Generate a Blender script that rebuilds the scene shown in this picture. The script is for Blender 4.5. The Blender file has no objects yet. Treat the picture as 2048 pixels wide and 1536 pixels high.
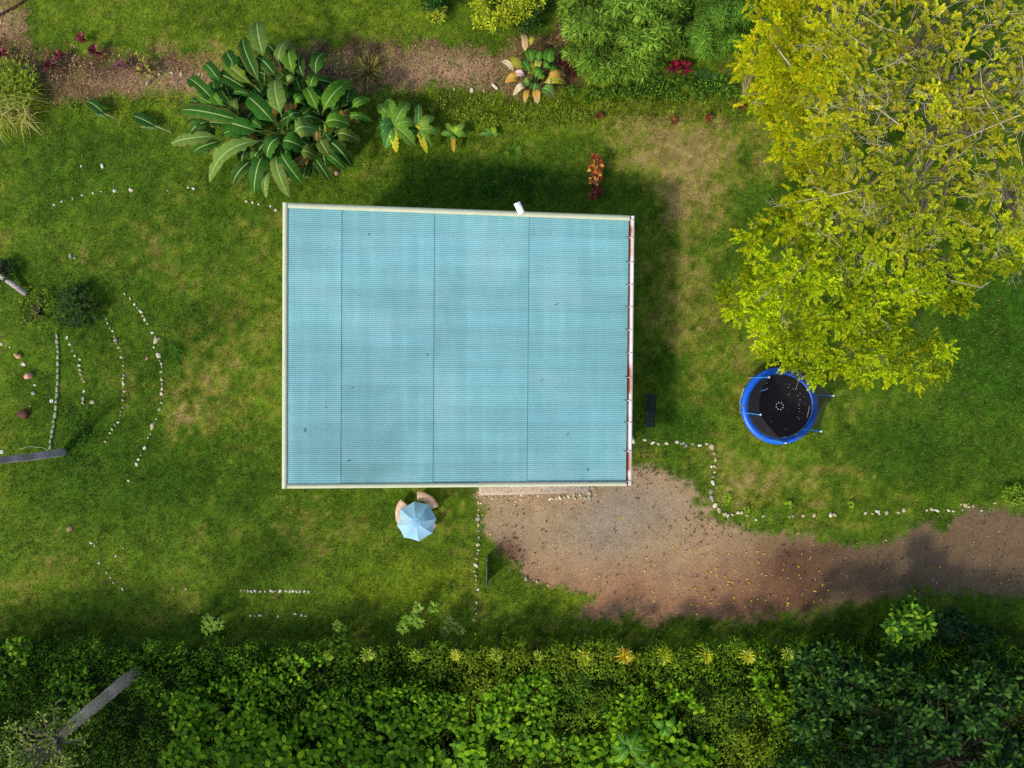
import bpy, math, random
import numpy as np
from mathutils import Vector, Matrix

# ------------------------------------------------------------------ camera, sky, sun
S = bpy.context.scene
C = S.collection
H = 30.3            # drone height above the lawn (m)
PPM = 45.0          # ground pixels per metre in the 2048 px wide photograph
SUNV = np.array([0.84, 0.76, -1.0])     # a 1 m pole throws its shadow this far

cam_d = bpy.data.cameras.new('camera')
cam = bpy.data.objects.new('camera', cam_d)
C.objects.link(cam)
cam.location = (0, 0, H)
cam_d.sensor_width = 36.0
cam_d.lens = 36.0 * H / (2048 / PPM)
cam_d.clip_end = 2000
S.camera = cam

W = bpy.data.worlds.new('World')
S.world = W
W.use_nodes = True
nt = W.node_tree
sky = nt.nodes.new('ShaderNodeTexSky')
sky.sky_type = 'NISHITA'
sky.sun_disc = False
sky.sun_elevation = math.radians(41.5)
sky.sun_rotation = math.radians(227.9)
sky.air_density = 1.0
sky.dust_density = 2.0
bg = nt.nodes['Background']
bg.inputs['Strength'].default_value = 0.15
nt.links.new(sky.outputs[0], bg.inputs[0])

sun_d = bpy.data.lights.new('sun', 'SUN')
sun_d.energy = 2.05
sun_d.angle = math.radians(5.5)
sun_d.color = (1.0, 0.91, 0.76)
sun = bpy.data.objects.new('sun', sun_d)
C.objects.link(sun)
sun.rotation_euler = Vector(SUNV).to_track_quat('-Z', 'Y').to_euler()
sun.location = (-30, -27, 40)

S.view_settings.view_transform = 'Standard'
S.view_settings.look = 'None'
S.view_settings.exposure = 0.6
S.view_settings.gamma = 1.0
S.view_settings.use_curve_mapping = False
S.cycles.max_bounces = 6
S.cycles.transparent_max_bounces = 8
S.cycles.use_denoising = False

RNG = np.random.default_rng(7)
R = random.Random(7)

# ------------------------------------------------------------------ helpers
def P(px, py, z=0.0):
    """a photograph pixel as a point of the place at height z"""
    k = (H - z) / H / PPM
    return np.array([(px - 1024) * k, (768 - py) * k, z])

def Pn(px, py, z):
    px = np.asarray(px, float); py = np.asarray(py, float); z = np.broadcast_to(np.asarray(z, float), px.shape)
    k = (H - z) / H / PPM
    return np.stack([(px - 1024) * k, (768 - py) * k, z], 1)

def px_of(xyz):
    """ground pixel below a world point (z = 0)"""
    return xyz[:, 0] * PPM + 1024, 768 - xyz[:, 1] * PPM

def lin(c):
    c = np.asarray(c, float) / 255.0
    return np.where(c <= 0.04045, c / 12.92, ((c + 0.055) / 1.055) ** 2.4)

def unit(v):
    return v / (np.linalg.norm(v, axis=-1, keepdims=True) + 1e-9)

def smooth(a, b, x):
    t = np.clip((x - a) / (b - a), 0, 1)
    return t * t * (3 - 2 * t)

def vnoise(x, y, seed):
    x = np.asarray(x, float); y = np.asarray(y, float)
    xi = np.floor(x).astype(np.int64); yi = np.floor(y).astype(np.int64)
    fx = x - xi; fy = y - yi
    fx = fx * fx * (3 - 2 * fx); fy = fy * fy * (3 - 2 * fy)
    def h(a, b):
        n = (a * 374761393 + b * 668265263 + seed * 974711) & 0x7fffffff
        n = ((n ^ (n >> 13)) * 1274126177) & 0x7fffffff
        n = (n ^ (n >> 16)) & 0xffff
        return n / 65535.0
    return (h(xi, yi) * (1 - fx) + h(xi + 1, yi) * fx) * (1 - fy) + (h(xi, yi + 1) * (1 - fx) + h(xi + 1, yi + 1) * fx) * fy

def fbm(x, y, seed, o=4):
    s = 0; a = 0.5; t = 0
    for k in range(o):
        s = s + a * vnoise(x * 2 ** k, y * 2 ** k, seed + k * 17); t += a; a *= 0.55
    return s / t

def sdist(px, py, poly):
    """signed distance in pixels, positive inside"""
    poly = np.asarray(poly, float)
    px = np.asarray(px, float); py = np.asarray(py, float)
    d = np.full(px.shape, 1e18); ins = np.zeros(px.shape, bool)
    n = len(poly)
    for i in range(n):
        ax, ay = poly[i]; bx, by = poly[(i + 1) % n]
        ex, ey = bx - ax, by - ay
        t = np.clip(((px - ax) * ex + (py - ay) * ey) / (ex * ex + ey * ey + 1e-9), 0, 1)
        d = np.minimum(d, (px - ax - t * ex) ** 2 + (py - ay - t * ey) ** 2)
        c = (ay > py) != (by > py)
        xx = ax + (py - ay) * ex / (ey if abs(ey) > 1e-9 else 1e-9)
        ins ^= c & (px < xx)
    d = np.sqrt(d)
    return np.where(ins, d, -d)

class MB:
    """collects triangles and quads with a colour per vertex and links them as ONE mesh object"""
    def __init__(s):
        s.v = []; s.c = []; s.f3 = []; s.n = 0
    def add(s, v, tris, col):
        v = np.asarray(v, float).reshape(-1, 3); tris = np.asarray(tris, np.int64).reshape(-1, 3)
        col = np.asarray(col, float)
        if col.ndim == 1: col = np.broadcast_to(col, (len(v), 3))
        s.v.append(v); s.c.append(col); s.f3.append(tris + s.n); s.n += len(v)
        return s
    def quads(s, v, q, col):
        q = np.asarray(q, np.int64).reshape(-1, 4)
        return s.add(v, np.concatenate([q[:, [0, 1, 2]], q[:, [0, 2, 3]]]), col)
    def mesh(s, name, origin=(0, 0, 0), shade=False):
        v = np.concatenate(s.v) - np.asarray(origin, float); c = np.concatenate(s.c); f = np.concatenate(s.f3)
        me = bpy.data.meshes.new(name)
        me.vertices.add(len(v)); me.vertices.foreach_set('co', v.astype(np.float32).ravel())
        me.loops.add(len(f) * 3); me.loops.foreach_set('vertex_index', f.astype(np.int32).ravel())
        me.polygons.add(len(f)); me.polygons.foreach_set('loop_start', np.arange(0, len(f) * 3, 3, dtype=np.int32))
        if shade: me.polygons.foreach_set('use_smooth', np.ones(len(f), bool))
        me.update(calc_edges=True)
        a = me.attributes.new('Col', 'FLOAT_COLOR', 'POINT')
        a.data.foreach_set('color', np.concatenate([np.clip(c, 0, 1), np.ones((len(c), 1))], 1).astype(np.float32).ravel())
        return me
    def build(s, name, mat, parent=None, shade=False):
        o_ = np.array(parent['origin']) if parent is not None and 'origin' in parent else np.zeros(3)
        me = s.mesh(name, o_, shade)
        me.materials.append(mat)
        o = bpy.data.objects.new(name, me); C.objects.link(o)
        if parent is not None: o.parent = parent; o['origin'] = [0.0, 0.0, 0.0] if False else list(map(float, o_))
        return o

def tag(o, label=None, cat=None, group=None, kind=None):
    if label: o['label'] = label
    if cat: o['category'] = cat
    if group: o['group'] = group
    if kind: o['kind'] = kind
    return o

def thing(name, label, cat, loc, group=None):
    o = bpy.data.objects.new(name, None); C.objects.link(o)
    o.empty_display_size = 0.2
    o.location = tuple(map(float, loc)); o['origin'] = list(map(float, loc))
    return tag(o, label, cat, group)

def lone(mb, name, mat, label, cat, group=None, loc=None, shade=False):
    """a thing of one mesh, its origin at its base"""
    v = np.concatenate(mb.v)
    if loc is None: loc = np.array([v[:, 0].mean(), v[:, 1].mean(), v[:, 2].min()])
    me = mb.mesh(name, loc, shade); me.materials.append(mat)
    o = bpy.data.objects.new(name, me); C.objects.link(o); o.location = tuple(map(float, loc))
    return tag(o, label, cat, group)

def box(mb, c, size, col, ax=None):
    """box centred at c; ax = 3x3 rows of local axes"""
    ax = np.eye(3) if ax is None else np.asarray(ax, float)
    s = np.asarray(size, float) / 2
    pts = np.array([[x, y, z] for z in (-1, 1) for y in (-1, 1) for x in (-1, 1)], float) * s
    v = pts @ ax + np.asarray(c, float)
    mb.quads(v, [[0, 2, 3, 1], [4, 5, 7, 6], [0, 1, 5, 4], [2, 6, 7, 3], [0, 4, 6, 2], [1, 3, 7, 5]], col)

def bar(mb, a, b, w, h, col, up=(0, 0, 1)):
    a = np.asarray(a, float); b = np.asarray(b, float)
    x = unit(b - a); y = unit(np.cross(np.asarray(up, float), x)); z = np.cross(x, y)
    box(mb, (a + b) / 2, (np.linalg.norm(b - a), w, h), col, [x, y, z])

def tube(mb, pts, r, col, n=6, cap=True):
    pts = np.asarray(pts, float); r = np.broadcast_to(np.asarray(r, float), (len(pts),))
    t = unit(np.gradient(pts, axis=0))
    ref = np.array([0.31, 0.2, 0.93]); ref = ref if abs(t[0] @ ref) < 0.9 else np.array([1.0, 0, 0])
    u = unit(np.cross(t, ref)); w = np.cross(t, u)
    a = np.arange(n) * 2 * math.pi / n
    v = pts[:, None] + (np.cos(a)[None, :, None] * u[:, None] + np.sin(a)[None, :, None] * w[:, None]) * r[:, None, None]
    v = v.reshape(-1, 3); q = []
    for i in range(len(pts) - 1):
        for k in range(n):
            q.append([i * n + k, i * n + (k + 1) % n, (i + 1) * n + (k + 1) % n, (i + 1) * n + k])
    col = np.asarray(col, float)
    if col.ndim == 2: col = np.repeat(col, n, 0)
    mb.quads(v, q, col)
    if cap:
        for i in (0, len(pts) - 1):
            ring = v[i * n:(i + 1) * n]; cc = col if col.ndim == 1 else col[i * n]
            mb.add(np.vstack([ring, ring.mean(0)]), [[k, (k + 1) % n, n] for k in range(n)], cc)

def leaves(mb, B, D, L, Wd, col, droop=0.25, fold=0.12, prof=((0, .04), (.3, .95), (.65, .85), (1, .0)), up=None):
    """many leaves at once: base B, direction D, length L, half width Wd"""
    B = np.asarray(B, float); n = len(B); D = unit(np.asarray(D, float))
    L = np.broadcast_to(np.asarray(L, float), (n,)); Wd = np.broadcast_to(np.asarray(Wd, float), (n,))
    droop = np.broadcast_to(np.asarray(droop, float), (n,))
    upv = np.array([0, 0, 1.0]) if up is None else up
    sd = np.cross(D, upv); bad = np.linalg.norm(sd, axis=1) < 1e-3; sd[bad] = [1, 0, 0]; sd = unit(sd)
    nn = np.cross(sd, D)
    k = len(prof); V = np.zeros((n, k, 3, 3))
    for i, (t, w) in enumerate(prof):
        c = B + D * (L * t)[:, None] - np.array([0, 0, 1.0]) * (droop * L * t * t)[:, None]
        V[:, i, 1] = c
        V[:, i, 0] = c - sd * (Wd * w)[:, None] + nn * (Wd * w * fold)[:, None]
        V[:, i, 2] = c + sd * (Wd * w)[:, None] + nn * (Wd * w * fold)[:, None]
    f = []
    for i in range(k - 1):
        a = i * 3; b = a + 3
        if prof[i + 1][1] == 0:
            f += [[a, a + 1, b + 1], [a + 1, a + 2, b + 1]]
        else:
            f += [[a, a + 1, b + 1], [a, b + 1, b], [a + 1, a + 2, b + 2], [a + 1, b + 2, b + 1]]
    f = np.array(f)
    F = (np.arange(n)[:, None, None] * (3 * k) + f[None]).reshape(-1, 3)
    col = np.asarray(col, float)
    cc = np.broadcast_to(col, (n, 3)) if col.ndim == 1 else col
    mb.add(V.reshape(-1, 3), F, np.repeat(cc, 3 * k, 0))

def flakes(mb, B, D, L, Wd, col, droop=0.0, up=None):
    """cheap two-triangle leaves (rhombus)"""
    B = np.asarray(B, float); n = len(B); D = unit(np.asarray(D, float))
    L = np.broadcast_to(np.asarray(L, float), (n,))[:, None]; Wd = np.broadcast_to(np.asarray(Wd, float), (n,))[:, None]
    upv = np.array([0, 0, 1.0]) if up is None else up
    sd = np.cross(D, upv); bad = np.linalg.norm(sd, axis=1) < 1e-3; sd[bad] = [1, 0, 0]; sd = unit(sd)
    z = np.array([0, 0, 1.0])
    v = np.stack([B, B + D * L * .5 - sd * Wd, B + D * L - z * droop * L, B + D * L * .5 + sd * Wd], 1)
    F = (np.arange(n)[:, None, None] * 4 + np.array([[0, 1, 2], [0, 2, 3]])[None]).reshape(-1, 3)
    col = np.asarray(col, float)
    cc = np.broadcast_to(col, (n, 3)) if col.ndim == 1 else col
    mb.add(v.reshape(-1, 3), F, np.repeat(cc, 4, 0))

def rnd(a, b, n=None):
    return RNG.uniform(a, b, n)

def pick(cols, n, p=None, jit=0.18):
    """n linear colours drawn from a list of 0-255 colours, with brightness jitter"""
    cs = np.array([lin(c) for c in cols])
    i = RNG.choice(len(cs), n, p=p)
    return cs[i] * RNG.uniform(1 - jit, 1 + jit, (n, 1))

def inside(poly, n):
    poly = np.asarray(poly, float); lo = poly.min(0); hi = poly.max(0); out = np.zeros((0, 2))
    while len(out) < n:
        q = RNG.uniform(lo, hi, (n * 2, 2)); q = q[sdist(q[:, 0], q[:, 1], poly) > 0]
        out = np.concatenate([out, q])
    return out[:n]

def dirs(az, el):
    return np.stack([np.cos(az) * np.cos(el), np.sin(az) * np.cos(el), np.sin(el)], 1)

# ------------------------------------------------------------------ materials
def mat_col(name, rough=0.6, transl=0.0, ns=30.0, na=0.25, bump=0.0, bscale=60.0, spec=0.3, fine=None):
    m = bpy.data.materials.new(name); m.use_nodes = True
    t = m.node_tree; n = t.nodes; l = t.links
    pb = n['Principled BSDF']; out = n['Material Output']
    at = n.new('ShaderNodeAttribute'); at.attribute_name = 'Col'
    geo = n.new('ShaderNodeNewGeometry')
    nz = n.new('ShaderNodeTexNoise'); nz.inputs['Scale'].default_value = ns; nz.inputs['Detail'].default_value = 4
    l.new(geo.outputs['Position'], nz.inputs['Vector'])
    mr = n.new('ShaderNodeMapRange'); mr.inputs['From Min'].default_value = 0.25; mr.inputs['From Max'].default_value = 0.75
    mr.inputs['To Min'].default_value = 1 - na; mr.inputs['To Max'].default_value = 1 + na
    l.new(nz.outputs['Fac'], mr.inputs['Value'])
    mx = n.new('ShaderNodeVectorMath'); mx.operation = 'SCALE'
    l.new(at.outputs['Color'], mx.inputs[0]); l.new(mr.outputs[0], mx.inputs['Scale'])
    cout = mx.outputs[0]
    if fine:
        n2 = n.new('ShaderNodeTexNoise'); n2.inputs['Scale'].default_value = fine[0]; n2.inputs['Detail'].default_value = 2
        l.new(geo.outputs['Position'], n2.inputs['Vector'])
        m2 = n.new('ShaderNodeMapRange'); m2.inputs['From Min'].default_value = 0.3; m2.inputs['From Max'].default_value = 0.7
        m2.inputs['To Min'].default_value = 1 - fine[1]; m2.inputs['To Max'].default_value = 1 + fine[1]
        l.new(n2.outputs['Fac'], m2.inputs['Value'])
        mx2 = n.new('ShaderNodeVectorMath'); mx2.operation = 'SCALE'
        l.new(cout, mx2.inputs[0]); l.new(m2.outputs[0], mx2.inputs['Scale']); cout = mx2.outputs[0]
    l.new(cout, pb.inputs['Base Color'])
    pb.inputs['Roughness'].default_value = rough
    pb.inputs['Specular IOR Level'].default_value = spec
    if bump:
        nb = n.new('ShaderNodeTexNoise'); nb.inputs['Scale'].default_value = bscale; nb.inputs['Detail'].default_value = 5
        l.new(geo.outputs['Position'], nb.inputs['Vector'])
        bp = n.new('ShaderNodeBump'); bp.inputs['Strength'].default_value = bump; bp.inputs['Distance'].default_value = 0.03
        l.new(nb.outputs['Fac'], bp.inputs['Height']); l.new(bp.outputs[0], pb.inputs['Normal'])
    if transl:
        tr = n.new('ShaderNodeBsdfTranslucent'); ms = n.new('ShaderNodeMixShader'); ms.inputs[0].default_value = transl
        l.new(cout, tr.inputs['Color'])
        l.new(pb.outputs[0], ms.inputs[1]); l.new(tr.outputs[0], ms.inputs[2]); l.new(ms.outputs[0], out.inputs['Surface'])
    return m

def mat_flat(name, rgb, rough=0.5, metal=0.0, ns=8.0, na=0.1, spec=0.4, bump=0.0):
    m = bpy.data.materials.new(name); m.use_nodes = True
    t = m.node_tree; n = t.nodes; l = t.links; pb = n['Principled BSDF']
    tc = n.new('ShaderNodeNewGeometry')
    nz = n.new('ShaderNodeTexNoise'); nz.inputs['Scale'].default_value = ns; nz.inputs['Detail'].default_value = 5
    l.new(tc.outputs['Position'], nz.inputs['Vector'])
    mr = n.new('ShaderNodeMapRange'); mr.inputs['From Min'].default_value = 0.3; mr.inputs['From Max'].default_value = 0.7
    mr.inputs['To Min'].default_value = 1 - na; mr.inputs['To Max'].default_value = 1 + na
    l.new(nz.outputs['Fac'], mr.inputs['Value'])
    mx = n.new('ShaderNodeVectorMath'); mx.operation = 'SCALE'
    mx.inputs[0].default_value = tuple(lin(rgb)); l.new(mr.outputs[0], mx.inputs['Scale'])
    l.new(mx.outputs[0], pb.inputs['Base Color'])
    pb.inputs['Roughness'].default_value = rough; pb.inputs['Metallic'].default_value = metal
    pb.inputs['Specular IOR Level'].default_value = spec
    if bump:
        bp = n.new('ShaderNodeBump'); bp.inputs['Strength'].default_value = bump; bp.inputs['Distance'].default_value = 0.02
        l.new(nz.outputs['Fac'], bp.inputs['Height']); l.new(bp.outputs[0], pb.inputs['Normal'])
    return m

M_GROUND = mat_col('ground_soil_and_turf', 0.95, 0, 3.0, 0.10, 0.5, 25.0, 0.1, fine=(22.0, 0.22))
M_GRASS = mat_col('grass_blades', 0.7, 0.25, 2.0, 0.12, 0, 0, 0.15)
M_LEAF = mat_col('leaf', 0.65, 0.25, 6.0, 0.18, 0, 0, 0.15)
M_GLOSSY = mat_col('glossy_leaf', 0.6, 0.22, 5.0, 0.15, 0, 0, 0.12)
M_CHIP = mat_col('dry_litter', 0.9, 0.05, 20.0, 0.2, 0, 0, 0.1)
M_BARK = mat_col('bark', 0.9, 0, 14.0, 0.35, 0.6, 30.0, 0.15)
M_STONE = mat_col('stone', 0.85, 0, 18.0, 0.25, 0.4, 40.0, 0.2)
M_PAINT = mat_col('painted_metal', 0.45, 0, 9.0, 0.08, 0, 0, 0.4)
M_CONC = mat_col('concrete', 0.9, 0, 12.0, 0.2, 0.3, 60.0, 0.15)

# ------------------------------------------------------------------ the ground and what covers it
DRIVE = [(957, 960), (957, 1062), (985, 1105), (1030, 1135), (1060, 1160), (1120, 1168), (1185, 1190), (1180, 1228), (1300, 1240), (1450, 1238),
         (1600, 1226), (1690, 1205), (1790, 1200), (1850, 1188), (2048, 1196), (2500, 1200), (2500, 1010), (2048, 1018), (1975, 1022), (1900, 1042), (1820, 1060),
         (1720, 1082), (1600, 1078), (1510, 1066), (1440, 1040), (1408, 1005), (1388, 970), (1350, 945), (1300, 930), (1255, 940), (1240, 970)]
BED_L = [(-20, -20), (55, -20), (45, 35), (60, 95), (150, 98), (250, 108), (330, 98), (410, 125), (500, 120), (500, 190), (410, 190), (300, 188), (200, 195), (90, 212), (-20, 130)]
BED_R = [(560, 85), (700, 80), (800, 92), (930, 92), (1000, 105), (1090, 60), (1130, 20), (1190, 150), (1130, 185), (1060, 190), (1000, 195), (930, 190), (860, 172), (760, 180), (640, 190), (560, 180)]
HOUSE = [(640, 470), (1240, 470), (1236, 935), (640, 935)]
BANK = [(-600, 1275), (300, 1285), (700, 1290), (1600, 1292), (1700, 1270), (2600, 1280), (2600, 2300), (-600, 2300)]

DRY = [(1320, 290, 95, 60, .78), (1380, 345, 80, 60, .62), (1290, 240, 80, 28, .45), (1380, 540, 55, 130, .55), (1400, 420, 50, 60, .5), (1370, 680, 45, 90, .4), (1500, 300, 60, 60, .35),
       (375, 740, 35, 55, .75), (372, 840, 30, 28, .7), (300, 490, 45, 35, .5), (170, 515, 45, 22, .45), (760, 350, 60, 30, .3),
       (1010, 300, 60, 30, .35), (1520, 960, 90, 45, .55), (1640, 990, 70, 40, .4), (1440, 890, 50, 70, .35), (1750, 940, 60, 40, .3), (660, 1030, 70, 45, .35), (940, 1170, 28, 50, .55),
       (480, 620, 60, 120, .3), (450, 1010, 50, 60, .35), (280, 560, 60, 60, .3), (250, 800, 25, 60, .35), (560, 450, 40, 25, .3), (120, 1100, 60, 60, .15),
       (1490, 760, 40, 60, .25), (1840, 1000, 60, 30, .25), (430, 800, 60, 80, .25), (40, 1180, 60, 40, .3), (600, 1100, 80, 40, .25), (360, 110, 70, 40, .5), (380, 170, 50, 40, .5)]
LUSH = [(990, 370, 170, 45, .75), (1370, 850, 50, 28, .8), (1820, 890, 60, 50, .6), (1990, 620, 110, 130, .7), (160, 870, 60, 80, .5), (230, 1000, 130, 90, .35),
        (560, 1130, 90, 60, .3), (1010, 1150, 60, 45, .35), (160, 600, 130, 70, .5), (345, 710, 30, 45, .5), (120, 340, 130, 70, .3), (1510, 450, 50, 60, .5), (480, 940, 80, 60, .25), (1980, 800, 80, 120, .5), (420, 500, 80, 60, .25)]
YEL = [(850, 1165, 90, 40, .8), (1125, 1178, 55, 22, 1.0), (760, 40, 160, 50, .5), (300, 30, 250, 50, .35), (1280, 225, 200, 25, .4), (1250, 200, 180, 18, .5), (700, 1180, 60, 40, .35), (980, 290, 140, 50, .3), (230, 210, 120, 25, .4), (900, 215, 160, 30, .5), (1700, 1000, 200, 20, .25)]

def blobs(px, py, lst):
    s = np.zeros(np.shape(px))
    for cx, cy, sx, sy, a in lst:
        s = s + a * np.exp(-0.5 * (((px - cx) / sx) ** 2 + ((py - cy) / sy) ** 2))
    return s

def masks(px, py):
    j1 = (fbm(px / 45, py / 45, 11) - .5) * 64 + (vnoise(px / 9, py / 9, 21) - .5) * 26
    drive = smooth(-12, 14, sdist(px, py, DRIVE) + j1)
    bed = np.maximum(smooth(-14, 14, sdist(px, py, BED_L) + j1), smooth(-14, 14, sdist(px, py, BED_R) + j1))
    house = smooth(-6, 6, sdist(px, py, HOUSE))
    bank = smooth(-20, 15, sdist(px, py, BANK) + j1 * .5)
    return drive, bed, house, bank

def mixc(a, b, t):
    return a * (1 - t)[:, None] + b * t[:, None]

def turf_colour(px, py):
    n1 = fbm(px / 190, py / 190, 1); n2 = fbm(px / 48, py / 48, 2); n3 = fbm(px / 14, py / 14, 3, 2)
    dark, mid, olive, tan = lin((70, 100, 18)), lin((106, 131, 31)), lin((124, 128, 46)), lin((166, 140, 92))
    yg, lush = lin((118, 138, 24)), lin((50, 92, 16))
    c = mixc(np.broadcast_to(dark, (len(px), 3)), np.broadcast_to(mid, (len(px), 3)), smooth(.3, .68, n1 * .5 + n2 * .35 + n3 * .15))
    dr = blobs(px, py, DRY); lu = blobs(px, py, LUSH)
    d = np.clip(dr * .80 - lu * .7 + (n2 - .5) * 1.0 + (n3 - .5) * 1.2 + (n1 - .5) * .4 - .10, 0, 1.1)
    c = mixc(c, np.broadcast_to(olive, (len(px), 3)), smooth(.02, .45, d) * .9)
    c = mixc(c, np.broadcast_to(tan, (len(px), 3)), smooth(.45, 1.0, d) * .72)
    c = mixc(c, np.broadcast_to(yg, (len(px), 3)), np.clip(blobs(px, py, YEL) * (n2 + .4), 0, .85))
    c = mixc(c, np.broadcast_to(lush, (len(px), 3)), np.clip(lu * (.5 + n2) - d * .3, 0, .8))
    g = .5 * vnoise(px / 6.5, py / 6.5, 7) + .3 * vnoise(px / 14, py / 14, 8) + .2 * vnoise(px / 30, py / 30, 9)
    c = c * (1 + (g - .5) * 1.1)[:, None]
    return c, d

def ground_colour(px, py):
    c, _ = turf_colour(px, py)
    c = c * .82
    drive, bed, house, bank = masks(px, py)
    n1 = fbm(px / 90, py / 90, 5); n2 = fbm(px / 25, py / 25, 6)
    N = len(px); bc = lambda q: np.broadcast_to(lin(q), (N, 3))
    n3 = fbm(px / 10, py / 10, 16, 2)
    soil = mixc(bc((138, 106, 74)), bc((62, 44, 30)), smooth(.3, .7, n2 * .6 + n3 * .4))
    soil = mixc(soil, bc((172, 138, 108)), np.clip(blobs(px, py, [(900, 140, 110, 30, .8), (20, 45, 40, 20, .8), (330, 160, 120, 20, .7)]), 0, .9))
    soil = mixc(soil, bc((74, 52, 40)), np.clip(blobs(px, py, [(1110, 110, 45, 60, .9), (650, 95, 90, 20, .6), (200, 130, 140, 20, .55), (20, 110, 40, 20, .6), (1165, 140, 30, 30, .6)]), 0, .85))
    c = mixc(c, soil, bed * (.55 + .45 * smooth(.35, .55, n2)))
    # gravel drive: grey by the house, red clay along its lower edge, a dark brown patch in the middle
    dcol = mixc(bc((158, 132, 98)), bc((142, 128, 108)), np.clip(blobs(px, py, [(1250, 1010, 90, 45, .9), (1200, 1080, 60, 40, .7), (1010, 1060, 60, 50, .5)]), 0, 1))
    dcol = mixc(dcol, bc((146, 108, 80)), np.clip(smooth(1085, 1190, py + (n1 - .5) * 90) * (1 - smooth(1560, 1720, px)) * .9, 0, 1))
    dcol = mixc(dcol, bc((84, 58, 42)), np.clip(blobs(px, py, [(1600, 1135, 85, 55, .85), (1540, 1215, 120, 22, .5), (1010, 1110, 30, 25, .8), (1690, 1110, 60, 30, .4)]) * (.4 + 1.1 * n1), 0, .9))
    dcol = mixc(dcol, bc((102, 84, 62)), smooth(1560, 1760, px) * .9)
    dcol = dcol * (0.82 + .36 * n2)[:, None]
    c = mixc(c, dcol, drive)
    c = mixc(c, bc((120, 110, 100)), house * .9)
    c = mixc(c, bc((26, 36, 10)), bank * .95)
    c = mixc(c, bc((110, 74, 58)), np.clip(blobs(px, py, [(738, 1520, 28, 28, 1.3)]), 0, 1))
    return c

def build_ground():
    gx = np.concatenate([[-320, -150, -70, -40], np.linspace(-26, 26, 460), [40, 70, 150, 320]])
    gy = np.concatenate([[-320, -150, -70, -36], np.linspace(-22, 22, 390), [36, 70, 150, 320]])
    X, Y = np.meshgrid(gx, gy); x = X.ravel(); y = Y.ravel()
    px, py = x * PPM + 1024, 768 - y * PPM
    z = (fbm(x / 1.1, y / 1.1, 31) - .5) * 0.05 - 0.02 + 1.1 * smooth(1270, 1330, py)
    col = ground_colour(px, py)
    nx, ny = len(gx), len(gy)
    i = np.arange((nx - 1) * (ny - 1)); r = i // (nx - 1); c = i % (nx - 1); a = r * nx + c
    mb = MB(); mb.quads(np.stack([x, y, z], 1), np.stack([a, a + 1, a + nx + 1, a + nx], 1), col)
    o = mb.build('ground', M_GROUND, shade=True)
    tag(o, 'lawn ground with dry patches, mulch bed and red gravel drive', None, None, 'structure')

build_ground()

def build_grass():
    n = 760000
    px = rnd(-90, 2140, n); py = rnd(-90, 1330, n)
    drive, bed, house, bank = masks(px, py)
    bare = np.maximum(np.maximum(drive * .985, bed * .84), np.maximum(house, bank * .5))
    keep = rnd(0, 1, n) > bare
    px, py = px[keep], py[keep]; n = len(px)
    c, d = turf_colour(px, py)
    tuft = .55 * fbm(px / 12, py / 12, 44, 2) + .45 * vnoise(px / 4.5, py / 4.5, 46)
    lu = blobs(px, py, LUSH) + blobs(px, py, YEL)
    L = rnd(.05, .11, n) * (1.05 - .35 * np.clip(d, 0, 1) + .6 * np.clip(lu, 0, 1)) * (.7 + .7 * tuft)
    weedy = smooth(175, 200, py) * (1 - smooth(225, 265, py)) * smooth(800, 880, px) * (1 - smooth(1470, 1520, px))
    L = L * (1 + 1.2 * weedy) * (.75 + .5 * vnoise(px / 7, py / 7, 48))
    L = L * (1 + 1.0 * smooth(1215, 1270, py))
    tk = np.clip((tuft - .5) * 1.9 + .5, 0, 1)
    c = c * (rnd(.6, 1.45, n) * (.40 + 1.2 * tk))[:, None]
    gm = rnd(0, 1, n) < .22
    c[gm] = c[gm] * .35 + lin((70, 104, 22)) * .65
    straw = rnd(0, 1, n) < .05
    c[straw] = lin((170, 156, 96)) * .8
    az = rnd(0, 2 * math.pi, n); el = rnd(.25, 1.3, n)
    D = dirs(az, el)
    B = Pn(px, py, 0.0) ; B[:, 2] = -.02
    w = rnd(.007, .015, n) * (1 + .5 * weedy)
    s = np.stack([-np.sin(az), np.cos(az), np.zeros(n)], 1)
    v = np.stack([B - s * w[:, None], B + s * w[:, None], B + D * L[:, None]], 1)
    mb = MB(); mb.add(v.reshape(-1, 3), np.arange(3 * n).reshape(-1, 3), np.repeat(c, 3, 0))
    o = mb.build('grass', M_GRASS)
    tag(o, 'short green and straw coloured lawn grass', 'grass', None, 'stuff')

build_grass()

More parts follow.
